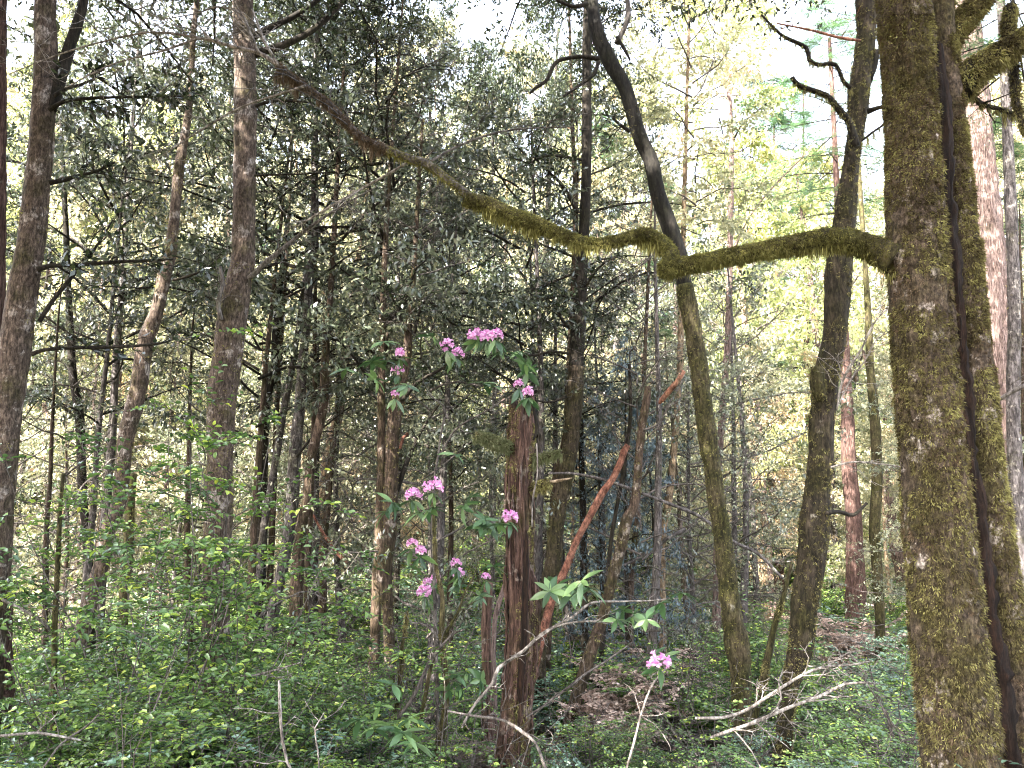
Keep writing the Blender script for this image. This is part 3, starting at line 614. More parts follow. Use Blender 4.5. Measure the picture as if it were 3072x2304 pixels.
trunk_tree('mossy_tree', 'mossy trunk left of the huge double tree, with twisted drooping branches', 'oldmossbark',
    [(2599, -10, 56), (2599, 93, 50), (2590, 185, 50), (2576, 278, 56), (2571, 370, 46), (2557, 463, 50), (2543, 579, 56), (2534, 648, 60), (2520, 770, 72), (2516, 814, 75), (2511, 907, 72), (2502, 1022, 68), (2478, 1138, 76), (2469, 1231, 70), (2460, 1347, 68), (2448, 1480, 72), (2441, 1582, 86), (2432, 1698, 80), (2414, 1814, 78), (2404, 1930, 78), (2386, 2000, 62), (2367, 2092, 50), (2353, 2207, 46)], 7.5, up=2, sides=30, moss=22000, mosscover=.66, mossL=.018, lump=.14, step=.035, crown_key='top0', crown_h=4.5,
    limbs=[dict(pts=[(2566, 440, 30), (2548, 370, 20), (2520, 333, 18), (2478, 287, 17), (2400, 259, 14), (2376, 232, 12)], d=7.3, d2=7.1, moss=900, fr=350, frL=.07, sides=10),
           dict(pts=[(2550, 264, 14), (2530, 245, 12), (2506, 194, 12), (2455, 194, 12), (2428, 180, 12), (2418, 143, 12), (2354, 111, 11), (2326, 88, 9), (2284, 44, 7)], d=7.3, d2=7.1, moss=700, fr=400, frL=.08, sides=10),
           dict(pts=[(2580, 122, 9), (2510, 111, 8), (2440, 92, 7), (2330, 70, 5)], d=7.2, d2=7.1, mat='madrone', twigs=4),
           dict(pts=[(2602, 335, 18), (2630, 325, 14), (2655, 318, 10)], d=7.4, d2=7.3),
           dict(pts=[(2600, 240, 34), (2622, 190, 26), (2632, 150, 14)], d=7.5, d2=7.45, mat='darkbark', name='dead_stub'),
           dict(pts=[(2585, 423, 6), (2620, 395, 7), (2655, 372, 7)], d=7.4, d2=7.3, fr=200, frL=.12),
           dict(pts=[(2452, 1100, 42), (2452, 1160, 46), (2462, 1200, 30)], d=7.35, d2=7.4, mat='greenbark', name='burl', moss=600),
           dict(pts=[(2480, 1540, 12), (2520, 1535, 12), (2560, 1545, 10), (2600, 1510, 8)], d=7.3, d2=7.5)])
trunk_tree('pale_tree', 'slender pinkish sunlit trunk in the bright gap right of the dark leaning tree', 'pinkbark',
    [(2162, 60, 8), (2168, 116, 10), (2187, 278, 14), (2194, 463, 15), (2191, 700, 17), (2187, 907, 19), (2182, 1046, 20), (2171, 1185, 20), (2161, 1323, 20), (2155, 1450, 20)], 15, up=3, sides=12, crown_key='yellow0', crown_h=8,
    limbs=[dict(pts=[(2205, 740, 7), (2250, 650, 6), (2320, 560, 5), (2440, 440, 3)], d=14.8, d2=14.4, mat='pinkbark', twigs=10),
           dict(pts=[(2200, 420, 6), (2230, 370, 5), (2300, 310, 4)], d=14.8, d2=14.4, twigs=8)])
trunk_tree('redwood_tree', 'purplish furrowed redwood trunk with a wide foot, beside the mossy trunk', 'redwood',
    [(2530, 950, 22), (2539, 1138, 28), (2543, 1277, 36), (2548, 1416, 39), (2560, 1536, 43), (2563, 1620, 44), (2566, 1721, 49), (2571, 1850, 60), (2578, 1910, 76)], 20, up=8, sides=30, ridges=.16, crown_key='con0', crown_h=9)
trunk_tree('mossy_sapling', 'slim mossy trunk between the redwood and the huge double tree', 'greenbark',
    [(2605, 950, 18), (2610, 1092, 22), (2622, 1231, 28), (2631, 1416, 30), (2624, 1582, 32), (2632, 1721, 30), (2640, 1860, 27), (2642, 2010, 28)], 14, up=5, sides=18, moss=1500, mosscover=.5)
trunk_tree('redwood_tree', 'broad pale pink redwood standing right behind the huge double tree', 'pinkbark',
    [(2880, -10, 84), (2895, 93, 84), (2925, 370, 86), (2945, 600, 86), (2969, 814, 88), (2980, 953, 90), (2995, 1150, 92), (3005, 1350, 96), (3015, 1600, 100), (3025, 1850, 120)], 12, up=6, sides=36, ridges=.12, crown_key='con1', crown_h=9)
trunk_tree('grey_tree', 'dim grey trunk at the right edge behind the double tree', 'greybark',
    [(3030, 560, 30), (3042, 900, 34), (3040, 1250, 36), (3050, 1500, 40), (3064, 1800, 46)], 10, up=6, moss=500, crown_key='con1', crown_h=7)
trunk_tree('red_tree', 'dark red trunk cut by the lower left corner beside the hollow', 'redwood',
    [(-30, 1350, 70), (-22, 1536, 74), (-18, 1800, 90), (-20, 2050, 104), (-20, 2120, 110)], 7.8, up=5, sides=30, ridges=.12)
trunk_tree('madrone_tree', 'broken orange red madrone trunk slanting up right of the snag', 'madrone',
    [(1884, 1335, 16), (1871, 1356, 20), (1862, 1385, 20), (1839, 1435, 21), (1806, 1481, 24), (1774, 1540, 22), (1732, 1619, 20), (1704, 1689, 20), (1681, 1740, 22), (1655, 1800, 24)], 9.9, sides=18, ridges=.03, lump=.1)
trunk_tree('dark_sapling', 'thin blackish stem crossing the orange red slanting trunk', 'darkbark',
    [(1888, 1092, 9), (1892, 1231, 12), (1880, 1347, 14), (1866, 1439, 12), (1848, 1536, 12), (1825, 1700, 13)], 10.5, sides=10)
trunk_tree('broken_tree', 'brown trunk with a broken top, leaning right of the snag', 'brownbark',
    [(1944, 1160, 20), (1940, 1200, 24), (1927, 1277, 23), (1917, 1370, 24), (1904, 1509, 28), (1880, 1560, 34), (1866, 1630, 34), (1829, 1767, 30), (1806, 1860, 31), (1774, 1953, 37), (1737, 2068, 39), (1714, 2161, 42), (1690, 2230, 46)], 9.5, sides=22, moss=1200, mosscover=.4,
    limbs=[dict(pts=[(1930, 1290, 6), (1975, 1270, 5), (2020, 1190, 4), (2050, 1140, 3)], d=9.4, d2=9.3, mat='twig', twigs=6)])
trunk_tree('slim_tree', 'slim brown stem standing right behind the broken leaning trunk', 'brownbark',
    [(1915, 1500, 15), (1906, 1600, 17), (1895, 1720, 19), (1892, 1800, 20)], 11.5, up=5, sides=14)
trunk_tree('slim_tree', 'slim tan trunk left of the dark leaning tree with a mossy foot', 'sunbark',
    [(2040, 1080, 18), (2033, 1185, 19), (2024, 1323, 20), (2005, 1509, 22), (1991, 1580, 23), (1985, 1698, 22), (1987, 1860, 22)], 12, up=6, sides=16, moss=900, mosscover=.5, crown_key='pale1', crown_h=6)
trunk_tree('stub_tree', 'decayed brown post close to the left side of the snag', 'snag',
    [(1466, 1745, 24), (1463, 1800, 28), (1458, 1900, 30), (1460, 2045, 32), (1462, 2130, 34)], 8.2, sides=20, ridges=.15, cat='snag')
trunk_tree('dead_sapling', 'pale pink curved dead stem between the snag and the decayed post', 'pinkbark',
    [(1520, 1740, 16), (1500, 1800, 15), (1485, 1860, 14), (1480, 1950, 14), (1483, 2040, 14)], 8.0, sides=12, cat='dead stem')
trunk_tree('mossy_sapling', 'slanting green stem with pale upper half, between the two mossy trunks at lower right', 'greenbark',
    [(2375, 1690, 9), (2349, 1795, 13), (2326, 1869, 18), (2303, 1976, 22), (2280, 2091, 22), (2262, 2170, 22)], 8.0, sides=14, moss=1200)
trunk_tree('white_tree', 'white sunlit far trunk at the left behind the banded tree', 'pinkbark',
    [(143, 1100, 22), (141, 1200, 24), (140, 1450, 26), (140, 1600, 28)], 20, up=8, sides=12, crown_key='yellow1', crown_h=7)
trunk_tree('slim_tree', 'slim dark trunk left of the crooked leaning trunk with arched branches', 'darkbark',
    [(215, 1080, 22), (228, 1180, 24), (240, 1270, 26), (245, 1400, 24), (250, 1520, 24), (262, 1650, 26)], 11.5, up=4, sides=14,
    limbs=[dict(pts=[(232, 1235, 8), (190, 1190, 7), (140, 1170, 6), (60, 1190, 4)], d=11.4, d2=11.2), dict(pts=[(236, 1260, 8), (190, 1225, 7), (120, 1200, 5), (70, 1260, 3)], d=11.4, d2=11.1)])

# --- broken snag in the middle
def snag():
    d = 6.6
    pts = [(1568, 1225, 66), (1565, 1300, 70), (1559, 1400, 66), (1559, 1536, 74), (1556, 1640, 70), (1560, 1721, 74), (1568, 1850, 86), (1567, 1953, 92), (1556, 2060, 84), (1548, 2138, 84), (1540, 2300, 92)]
    p, r = px_path(pts, d); p, r = to_ground(p, r); base = p[-1].copy(); base[2] += .25
    t = thing('broken_snag', 'broken reddish dead trunk in the middle with a jagged flat top', 'snag', tuple(base))
    q, rr_ = resample(p - base, r, .02); mb = MB(); n0 = len(q); sides = 60
    V0 = mb.n; T_ = tube(mb, q, rr_, sides, bump=.05, bscale=22, seed=31, ridges=.19, ridge_n=22, lump=.12)
    V = mb.V[0]; top = V[:sides * 3].reshape(3, sides, 3)   # jagged rim
    g = np.random.default_rng(5); j = g.uniform(-.09, .12, sides); j = (j + np.roll(j, 1)) / 2 + .16 * np.maximum(0, np.sin(np.arange(sides) / sides * 12.6 + 1)) ** 3 * g.uniform(.3, 1, sides)
    for k in range(3): V[k * sides:(k + 1) * sides, 2] += j * (1 - k * .33)
    V[n0 * sides, 2] -= .05
    link('trunk', mb.mesh('trunk', M['snag'], True), t)
    mb = MB()
    for k in range(150):       # long splinters and bark plates
        a = g.uniform(0, 6.28); i = g.integers(0, int(len(q) * .85)); L = g.uniform(.1, .5); w = g.uniform(.008, .022)
        dr = T_[2][i, int(a / 6.28 * sides) % sides]; c = q[i] + dr * (rr_[i] * 1.0); s = nrm(np.cross(dr, [0, 0, 1.]))
        m2 = min(len(q) - 1, i + int(L / .02)); c2 = q[m2] + dr * rr_[m2] * 1.02
        pts_ = np.array([c + dr * .008, (c + c2) / 2 + dr * .022, c2]); pr, rr2 = resample(pts_, np.array([.3, 1, .2]) * w, .06)
        tube(mb, pr, rr2, 5, cap=False)
    link('bark_plates', mb.mesh('bark_plates', M['snag'], False), t)
    mb = MB(); moss_on(mb, *T_, 26000, .024, .0026, 77, .62, mask=lambda c, n: ((c[:, 2] < 2.1) & (n[:, 0] > -.35)) | (n[:, 0] > .6) | (c[:, 2] > 2.6) & (n[:, 0] < -.2))
    link('moss', mb.mesh('moss', M['moss']), t, kind='stuff')
    pc, rc = px_path([(1578, 1590, 8), (1579, 1650, 18), (1577, 1721, 22), (1574, 1850, 24), (1570, 1953, 26), (1561, 2060, 24), (1560, 2110, 10)], d - .19); q2, r2 = resample(pc - base, rc, .03); mb = MB()
    tube(mb, q2, r2 * .8, 8, bump=.2, bscale=30, seed=3); link('split', mb.mesh('split', M['rot'], True), t)
    limb(t, base, [(1530, 1342, 30), (1490, 1325, 30), (1455, 1312, 28), (1428, 1305, 22)], 6.5, 6.4, mat='greenbark', sides=14, name='branch_stub', moss=3500, mossL=.022, fr=500, frL=.06, mossmat='palemoss', seed=41)
    limb(t, base, [(1600, 1374, 22), (1640, 1368, 20), (1682, 1356, 14)], 6.55, 6.5, mat='greenbark', sides=12, name='branch_stub', moss=1600, mossL=.02, fr=400, frL=.09, mossmat='palemoss', seed=42)
    limb(t, base, [(1600, 1462, 30), (1630, 1452, 28), (1652, 1448, 20)], 6.55, 6.5, mat='greenbark', sides=12, name='branch_stub', moss=1500, mossL=.018, fr=300, frL=.05, seed=43)
    limb(t, base, [(1650, 1446, 11), (1685, 1440, 9), (1716, 1434, 3)], 6.5, 6.45, mat='palewood', sides=6, name='splinter', seed=44)
    limb(t, base, [(1594, 1195, 8), (1604, 1240, 10), (1612, 1285, 12), (1600, 1320, 6)], 6.5, 6.48, mat='darkbark', sides=8, name='bark_strip', seed=45)
    limb(t, base, [(1610, 1330, 5), (1612, 1420, 5), (1598, 1500, 5), (1596, 1580, 4)], 6.42, 6.4, mat='deadwood', sides=6, name='twig', seed=46)
snag()

# ------------------------------------------------------------------ dead branches and fallen sticks
def stick(label, pts, d, d2=None, mat='deadwood', twigs=5, twL=.25, name='dead_branch', seed=0, cat='branch', sides=8):
    pts = [(x, y, w * .8) for x, y, w in pts]
    p, r = px_path(pts, d, d2); base = p[0].copy()
    t = thing(name, label, cat, tuple(base)); limb(t, base, pts, d, d2, mat=mat, sides=sides, twigs=twigs, twL=twL, seed=seed, name='stem')
T8 = lambda l: [(1024 + x / 2.16, 1536 + y / 2.16, w) for x, y, w in l]
T9 = lambda l: [(2048 + x / 2.16, 1536 + y / 2.16, w) for x, y, w in l]
T7 = lambda l: [(x / 2.16, 1536 + y / 2.16, w) for x, y, w in l]
T5 = lambda l: [(1024 + x / 2.16, 768 + y / 2.16, w) for x, y, w in l]
T6 = lambda l: [(2048 + x / 2.16, 768 + y / 2.16, w) for x, y, w in l]
stick('long pale dead branch crossing in front of the snag', T8([(780, 1400, 8), (810, 1340, 10), (870, 1240, 11), (980, 1110, 12), (1020, 1010, 13), (1180, 900, 12), (1300, 790, 12), (1500, 680, 10), (1620, 590, 9), (1800, 580, 7), (2000, 575, 6), (2150, 560, 5)]), 5.6, 6.0, seed=51, twigs=12)
stick('pale dead twig forking off beside the long branch in front of the snag', T8([(1260, 830, 7), (1400, 740, 8), (1560, 710, 7), (1750, 715, 6), (1900, 760, 4)]), 5.7, 5.9, seed=52, twigs=8)
stick('dead grey branch slanting up to the right behind the snag', T8([(1200, 1330, 8), (1330, 1240, 9), (1480, 1130, 10), (1580, 1050, 9), (1740, 950, 8), (1890, 840, 4)]), 6.3, 6.6, mat='twig', seed=53)
stick('drooping grey dead branch at the foot of the snag', T8([(690, 1290, 8), (850, 1320, 9), (1050, 1350, 11), (1180, 1430, 12), (1260, 1500, 12), (1300, 1600, 12), (1330, 1680, 12)]), 4.8, 4.3, mat='twig', seed=54)
stick('upper bleached dead branch arching over the bushes at lower right', T9([(80, 1335, 9), (270, 1330, 11), (420, 1280, 12), (560, 1190, 12), (700, 1100, 11), (830, 1030, 10), (950, 1000, 9), (1100, 990, 8), (1230, 965, 4)]), 4.3, 4.6, seed=55, twigs=12)
stick('lower bleached dead branch reaching across the bushes at lower right', T9([(180, 1460, 10), (270, 1430, 13), (470, 1360, 14), (680, 1270, 13), (900, 1190, 12), (1040, 1120, 10), (1200, 1105, 9), (1270, 1115, 6)]), 4.1, 4.4, seed=56, twigs=10)
stick('thin grey dead twig drooping toward the huge double tree', T9([(1190, 1105, 7), (1250, 1200, 7), (1310, 1290, 7), (1350, 1370, 6), (1440, 1440, 4)]), 4.3, 4.2, mat='twig', seed=57, twigs=12)
stick('forked pale stick joining the two bleached branches', T9([(610, 1270, 8), (640, 1200, 7), (620, 1100, 5), (650, 1020, 3)]), 4.2, 4.3, seed=58, twigs=3)
stick('thin bleached twig curving up above the bleached branches', T9([(870, 1100, 6), (920, 1030, 6), (1000, 950, 6), (1080, 910, 6), (1200, 905, 5), (1340, 975, 4)]), 4.6, 4.7, seed=59, twigs=6)
stick('upright white dead stick in the bushes at the lower left', T7([(1905, 1700, 10), (1860, 1620, 11), (1830, 1480, 11), (1815, 1300, 11), (1808, 1090, 9)]), 3.9, 4.0, seed=60, twigs=3)
stick('thin pale upright stick in the bushes right of the white one', T7([(2070, 1690, 7), (2060, 1550, 7), (2040, 1400, 6), (2100, 1300, 4)]), 4.0, 4.0, seed=61, twigs=2)
stick('pale stick lying across the bushes in the lower left corner', T7([(-40, 1455, 10), (120, 1440, 10), (240, 1430, 10), (400, 1455, 9), (530, 1480, 6)]), 4.0, 4.2, seed=62, twigs=2)
stick('long pale branch slanting up from the lower left bushes', T7([(280, 1659, 8), (400, 1500, 9), (560, 1390, 9), (640, 1310, 7)]), 4.4, 4.8, seed=63, twigs=2, mat='twig')
stick('grey brown branch slanting up right at the foot of the tall banded trunk', T7([(1480, 890, 12), (1580, 790, 12), (1700, 660, 11), (1800, 590, 8), (1900, 540, 6), (1990, 515, 5), (2120, 570, 4)]), 7.0, 7.4, mat='twig', seed=64, twigs=5)
stick('bleached forked twigs beside the tall banded trunk foot', T7([(1560, 1060, 6), (1640, 1060, 7), (1740, 1035, 7), (1850, 1005, 6), (1945, 975, 3)]), 5.5, 5.6, seed=65, twigs=6)
stick('pale slanting dead stem among the bushes at bottom right of centre', T8([(1850, 1659, 10), (1900, 1480, 10), (1940, 1320, 9), (2000, 1150, 8), (2060, 1060, 6), (2120, 1000, 4)]), 5.0, 5.3, seed=66, twigs=4)
stick('fallen dark pole slanting down right behind the broken leaning trunk', T5([(1340, 1410, 9), (1500, 1410, 10), (1700, 1450, 12), (1900, 1520, 13), (2212, 1640, 13), (2340, 1700, 12), (2540, 1850, 12), (2700, 1930, 11), (2860, 2090, 10)]), 10.2, 10.6, mat='greybark', seed=67, twigs=3, name='fallen_pole')
stick('fallen pole slanting up right behind the slim tan trunk', T8([(1820, 350, 10), (1900, 310, 12), (2050, 220, 12), (2130, 160, 14), (2230, 110, 14)]), 11, 11.2, mat='greybark', seed=68, twigs=0, name='fallen_pole')
stick('thin white dead twig above the white stick, right of the mossy trunk', T6([(960, 1370, 6), (1100, 1335, 7), (1250, 1345, 6), (1440, 1370, 6)]), 6.4, 6.2, seed=69, twigs=4)
stick('tangle of pale dead twigs fanning up between the mossy trunk and the double tree', T6([(1000, 1000, 6), (1020, 860, 9), (1070, 740, 9), (1160, 600, 8), (1230, 450, 7), (1340, 320, 4)]), 7.3, 7.0, seed=70, twigs=16, twL=.5)
stick('second pale twig fanning up between the mossy trunk and the double tree', T6([(1010, 960, 6), (1090, 800, 7), (1180, 680, 6), (1260, 540, 5), (1370, 480, 4)]), 7.3, 7.1, seed=71, twigs=8, twL=.4)
stick('grey broken branch at the right edge beside the double tree', T6([(2010, 960, 14), (2100, 900, 15), (2212, 840, 15), (2300, 800, 14)]), 6.2, 6.0, mat='twig', seed=72, twigs=4)
stick('orange red broken branch left of the shaggy trunk in the bright gap', T7([(2250, 330, 12), (2190, 270, 16), (2140, 200, 15), (2095, 140, 12), (2030, 20, 10)]), 11, 11.4, mat='madrone', seed=73, twigs=0)
stick('orange red broken limb end poking out left of the dark leaning tree', [(2052, 1112, 17), (2029, 1148, 20), (2005, 1176, 20), (1985, 1200, 20), (1978, 1210, 10)], 9.0, 9.2, mat='madrone', seed=77, twigs=0)
stick('short red branch stub leaning on the shaggy trunk', T5([(260, 1640, 14), (265, 1540, 14), (285, 1430, 14)]), 10.4, 10.4, mat='madrone', seed=74, twigs=0)
stick('orange stub showing behind the upper shaggy trunk', T5([(380, 1250, 12), (400, 1180, 14), (430, 1150, 12)]), 10.4, 10.5, mat='madrone', seed=75, twigs=0)
stick('thin pale curving stem right of the crooked trunk at left', [(1180, 0, 0)] and T7([(460, 740 - 700, 5), (520, -150, 6), (620, -240, 6), (720, -340, 5), (760, -350, 3)]), 8.0, 8.0, seed=76, twigs=3)

# mossy forked shrub stems in the centre left
trunk_tree('forked_shrub', 'yellow mossy forked shrub stems left of the snag', 'greenbark',
    T8([(590, -60, 8), (600, 60, 10), (608, 300, 12), (630, 430, 13), (655, 560, 15), (650, 800, 18), (668, 1000, 19), (680, 1150, 20), (665, 1350, 22), (640, 1480, 24)]), 6.6, sides=12, moss=2200, mosscover=.6, mossL=.010, cat='shrub',
    limbs=[dict(pts=T8([(650, 850, 13), (700, 740, 10), (760, 640, 8), (800, 520, 7), (860, 420, 4)]), d=6.5, d2=6.4, mat='greenbark', twigs=8),
           dict(pts=T8([(370, 1330, 12), (470, 1190, 11), (560, 1000, 11), (640, 880, 10), (740, 780, 8), (800, 760, 5)]), d=6.4, d2=6.3, mat='twig', twigs=8),
           dict(pts=T8([(640, 860, 8), (600, 780, 7), (540, 730, 6), (450, 715, 4)]), d=6.5, d2=6.4, mat='twig', twigs=4),
           dict(pts=T8([(500, 1400, 10), (545, 1190, 12), (580, 1000, 12), (620, 880, 9)]), d=6.5, d2=6.5, mat='greenbark')])
trunk_tree('mossy_sapling', 'short mossy stump stem left of the forked shrub', 'greenbark',
    T8([(430, 640, 6), (405, 800, 9), (392, 900, 14), (390, 1020, 15), (370, 1200, 16)]), 7.2, sides=12, moss=700)
trunk_tree('bare_sapling', 'bare thin stem with high twigs in front of the shaggy trunk', 'twig',
    T5([(680, 1000, 5), (655, 1100, 6), (625, 1300, 6), (600, 1480, 7), (590, 1800, 8), (600, 2000, 10)]), 6.8, sides=8, cat='dead stem',
    limbs=[dict(pts=T5([(640, 1290, 6), (720, 1150, 6), (800, 1080, 6), (950, 1000, 5), (1080, 920, 4), (1160, 880, 3)]), d=6.7, d2=6.4, mat='twig', twigs=12),
           dict(pts=T5([(668, 1040, 5), (660, 970, 4), (610, 930, 4), (560, 890, 3)]), d=6.7, d2=6.6, mat='twig', twigs=4)])

# ------------------------------------------------------------------ rhododendrons
def leaf_mesh():
    mb = MB(); n = 7; V = []; w = [.05, .55, .9, 1, .85, .5, .02]
    for i in range(n):
        s = i / (n - 1); x = s * .125; zc = -.9 * s * s * .045
        for sgn in (-1, 0, 1): V.append((x, sgn * w[i] * .021, zc + (abs(sgn) * .005)))
    Q = [];
    for i in range(n - 1):
        for k in range(2): a = i * 3 + k; Q.append((a, a + 1, a + 4, a + 3))
    mb.add(V, Q); return mb
LEAF = []
for v in (.1, .5, .95):
    mb = leaf_mesh(); mb.R = [np.full(mb.n, v)]; LEAF.append(mb.mesh('rhododendron_leaf', M['rhodo'], True))
def flower_mesh(seed):
    g = np.random.default_rng(seed); mb = MB()
    for k in range(5):      # five ruffled lobes opening from a funnel
        a = k * 2 * math.pi / 5 + g.normal(0, .1); ca, sa = math.cos(a), math.sin(a); rows = []
        for s, w, z in ((.004, .004, 0), (.012, .010, .02), (.026, .016, .032), (.038, .013, .030 + g.normal(0, .004)), (.042, .004, .027)):
            for sg in (-1, 0, 1):
                rows.append((ca * s - sa * w * sg, sa * s + ca * w * sg, z + (.004 if sg == 0 else 0) + g.normal(0, .0015)))
        Q = [(i * 3 + j, i * 3 + j + 1, i * 3 + j + 4, i * 3 + j + 3) for i in range(4) for j in range(2)]
        mb.add(rows, Q, None, g.uniform(0, 1))
    return mb.mesh('flower', M['petal'], True)
FLOW = [flower_mesh(s) for s in range(3)]
RG = np.random.default_rng(77)
def whorl(parent, base, pos, n=8, size=1.0, up=.1):
    e = link('leaf_whorl', None, parent, loc=tuple(pos - base)); e.rotation_euler = (RG.normal(0, .35), RG.normal(0, .35), RG.uniform(0, 6.28))
    for k in range(n):
        a = k * 2 * math.pi / n + RG.normal(0, .15)
        link('leaf', LEAF[RG.integers(3)], e, rot=(RG.normal(0, .25), RG.uniform(-.35, .6) - up, a), scale=size * RG.uniform(.75, 1.2))
def cluster(parent, base, pos, size=1.0, n=10):
    size *= RG.uniform(.95, 1.2); n = int(RG.integers(7, 12))
    e = link('flower_cluster', None, parent, loc=tuple(pos - base))
    for k in range(n):
        z = 1 - 1.3 * (k + .5) / n; a = k * 2.4; rr = math.sqrt(max(0, 1 - z * z)); d = Vector((rr * math.cos(a), rr * math.sin(a), z))
        q = d.to_track_quat('Z', 'Y').to_euler()
        link('flower', FLOW[RG.integers(3)], e, loc=d * .022 * size, rot=q, scale=(size * RG.uniform(.35, .72), size * RG.uniform(.35, .72), size * RG.uniform(.7, 1.4)))
def rhodo(label, d, root, flowers, whorls, mat='twig', size=1.0):
    rp, _ = P(root[0], root[1], d); rp[2] = ground_z(rp[0], d); base = rp.copy()
    t = thing('rhododendron', label, 'rhododendron', tuple(base)); nodes_ = [rp]
    fork = []
    tgt = [(f[0], f[1], 1) for f in flowers] + [(w[0], w[1], 0) for w in whorls]
    tgt.sort(key=lambda a: -a[1]); mb = MB(); net = [rp]
    for (x, y, fl) in tgt:
        p, _ = P(x, y, d + RG.uniform(-.35, .35))
        c = [k for k in net if k[2] < p[2] - .15]
        q = min(c or [rp], key=lambda k: np.linalg.norm((k - p) * np.array([1.3, .6, 1])) + (.25 if k is rp else 0))
        mid1 = q + (p - q) * .35 + RG.normal(0, .05, 3); mid2 = q + (p - q) * .7 + RG.normal(0, .04, 3)
        pts, rr_ = resample(np.array([q, mid1, mid2, p]), np.array([.009, .007, .0055, .004]) * (1.6 if q is rp else 1), .05)
        tube(mb, pts, rr_, 6, bump=.1, bscale=20); net += [mid1, mid2]
        if fl: cluster(t, base, p + np.array([0, 0, .02]), size * next(f[2] for f in flowers if f[0] == x and f[1] == y)); whorl(t, base, p - np.array([0, 0, .02]), 6, size, -.4)
        else: whorl(t, base, p, RG.integers(6, 10), size, .15)
    link('stems', mb.mesh('stems', M[mat], True), t)
rhodo('tall rhododendron with pink blossoms above and left of the broken snag', 6.0, (1335, 2160),
      [(1200, 1068, .75), (1195, 1120, .85), (1184, 1190, .55), (1341, 1046, .95), (1371, 1070, .8), (1430, 1016, 1.0), (1460, 1018, .95), (1486, 1014, .9), (1556, 1160, .7), (1584, 1187, .75)],
      [(1149, 1027), (1117, 1085), (1038, 1110), (1160, 1085), (1297, 1010), (1561, 1055), (1575, 1092), (1585, 1115), (1450, 1150), (1480, 1160), (1500, 1060), (1128, 1140), (1220, 1160)])
rhodo('rhododendron with two large pink blossoms low left of the broken snag', 5.6, (1320, 2180),
      [(1237, 1495, 1.0), (1297, 1472, 1.1), (1237, 1640, .75), (1262, 1662, .6)],
      [(1177, 1509), (1160, 1535), (1408, 1495), (1367, 1365), (1255, 1540), (1290, 1530), (1390, 1520)])
rhodo('rhododendron whose single pink blossom touches the middle of the snag', 5.8, (1480, 2200),
      [(1529, 1560, 1.05)], [(1454, 1560), (1470, 1585), (1440, 1580), (1500, 1575), (1480, 1700)])
rhodo('low rhododendron with small faint pink blossoms beside the forked shrub', 7.0, (1340, 2080),
      [(1369, 1698, .75), (1376, 1728, .75), (1459, 1738, .8), (1306, 1744, .8), (1281, 1754, .8), (1274, 1784, .9), (1290, 1770, .5)], [(1370, 1760), (1285, 1820), (1230, 1700), (1440, 1790)])
rhodo('leafy rhododendron without blossoms just right of the snag', 5.6, (1700, 2150), [],
      [(1672, 1758), (1691, 1790), (1746, 1744), (1720, 1770), (1760, 1765), (1650, 1775)], size=1.15)
rhodo('rhododendron sprawling right of the snag with one low pink blossom', 5.2, (1930, 2240),
      [(1978, 1998, 1.05)], [(1987, 1809), (1871, 1832), (1900, 1850), (1965, 1970), (1990, 1975), (1940, 1860), (2045, 1780), (1850, 1860)], size=.95)
rhodo('low rhododendron with star shaped leaf whorls at the bottom left of centre', 4.6, (1190, 2290), [],
      [(1177, 2055), (1177, 2184), (1210, 2200), (1120, 2190), (1225, 2160), (1240, 2230), (1140, 2120), (1080, 2160)])
rhodo('dark low rhododendron in the shade left of the decayed post', 6.4, (1380, 2120), [],
      [(1371, 2027), (1340, 2010), (1400, 2020), (1380, 2060), (1440, 2040), (1350, 2070)])

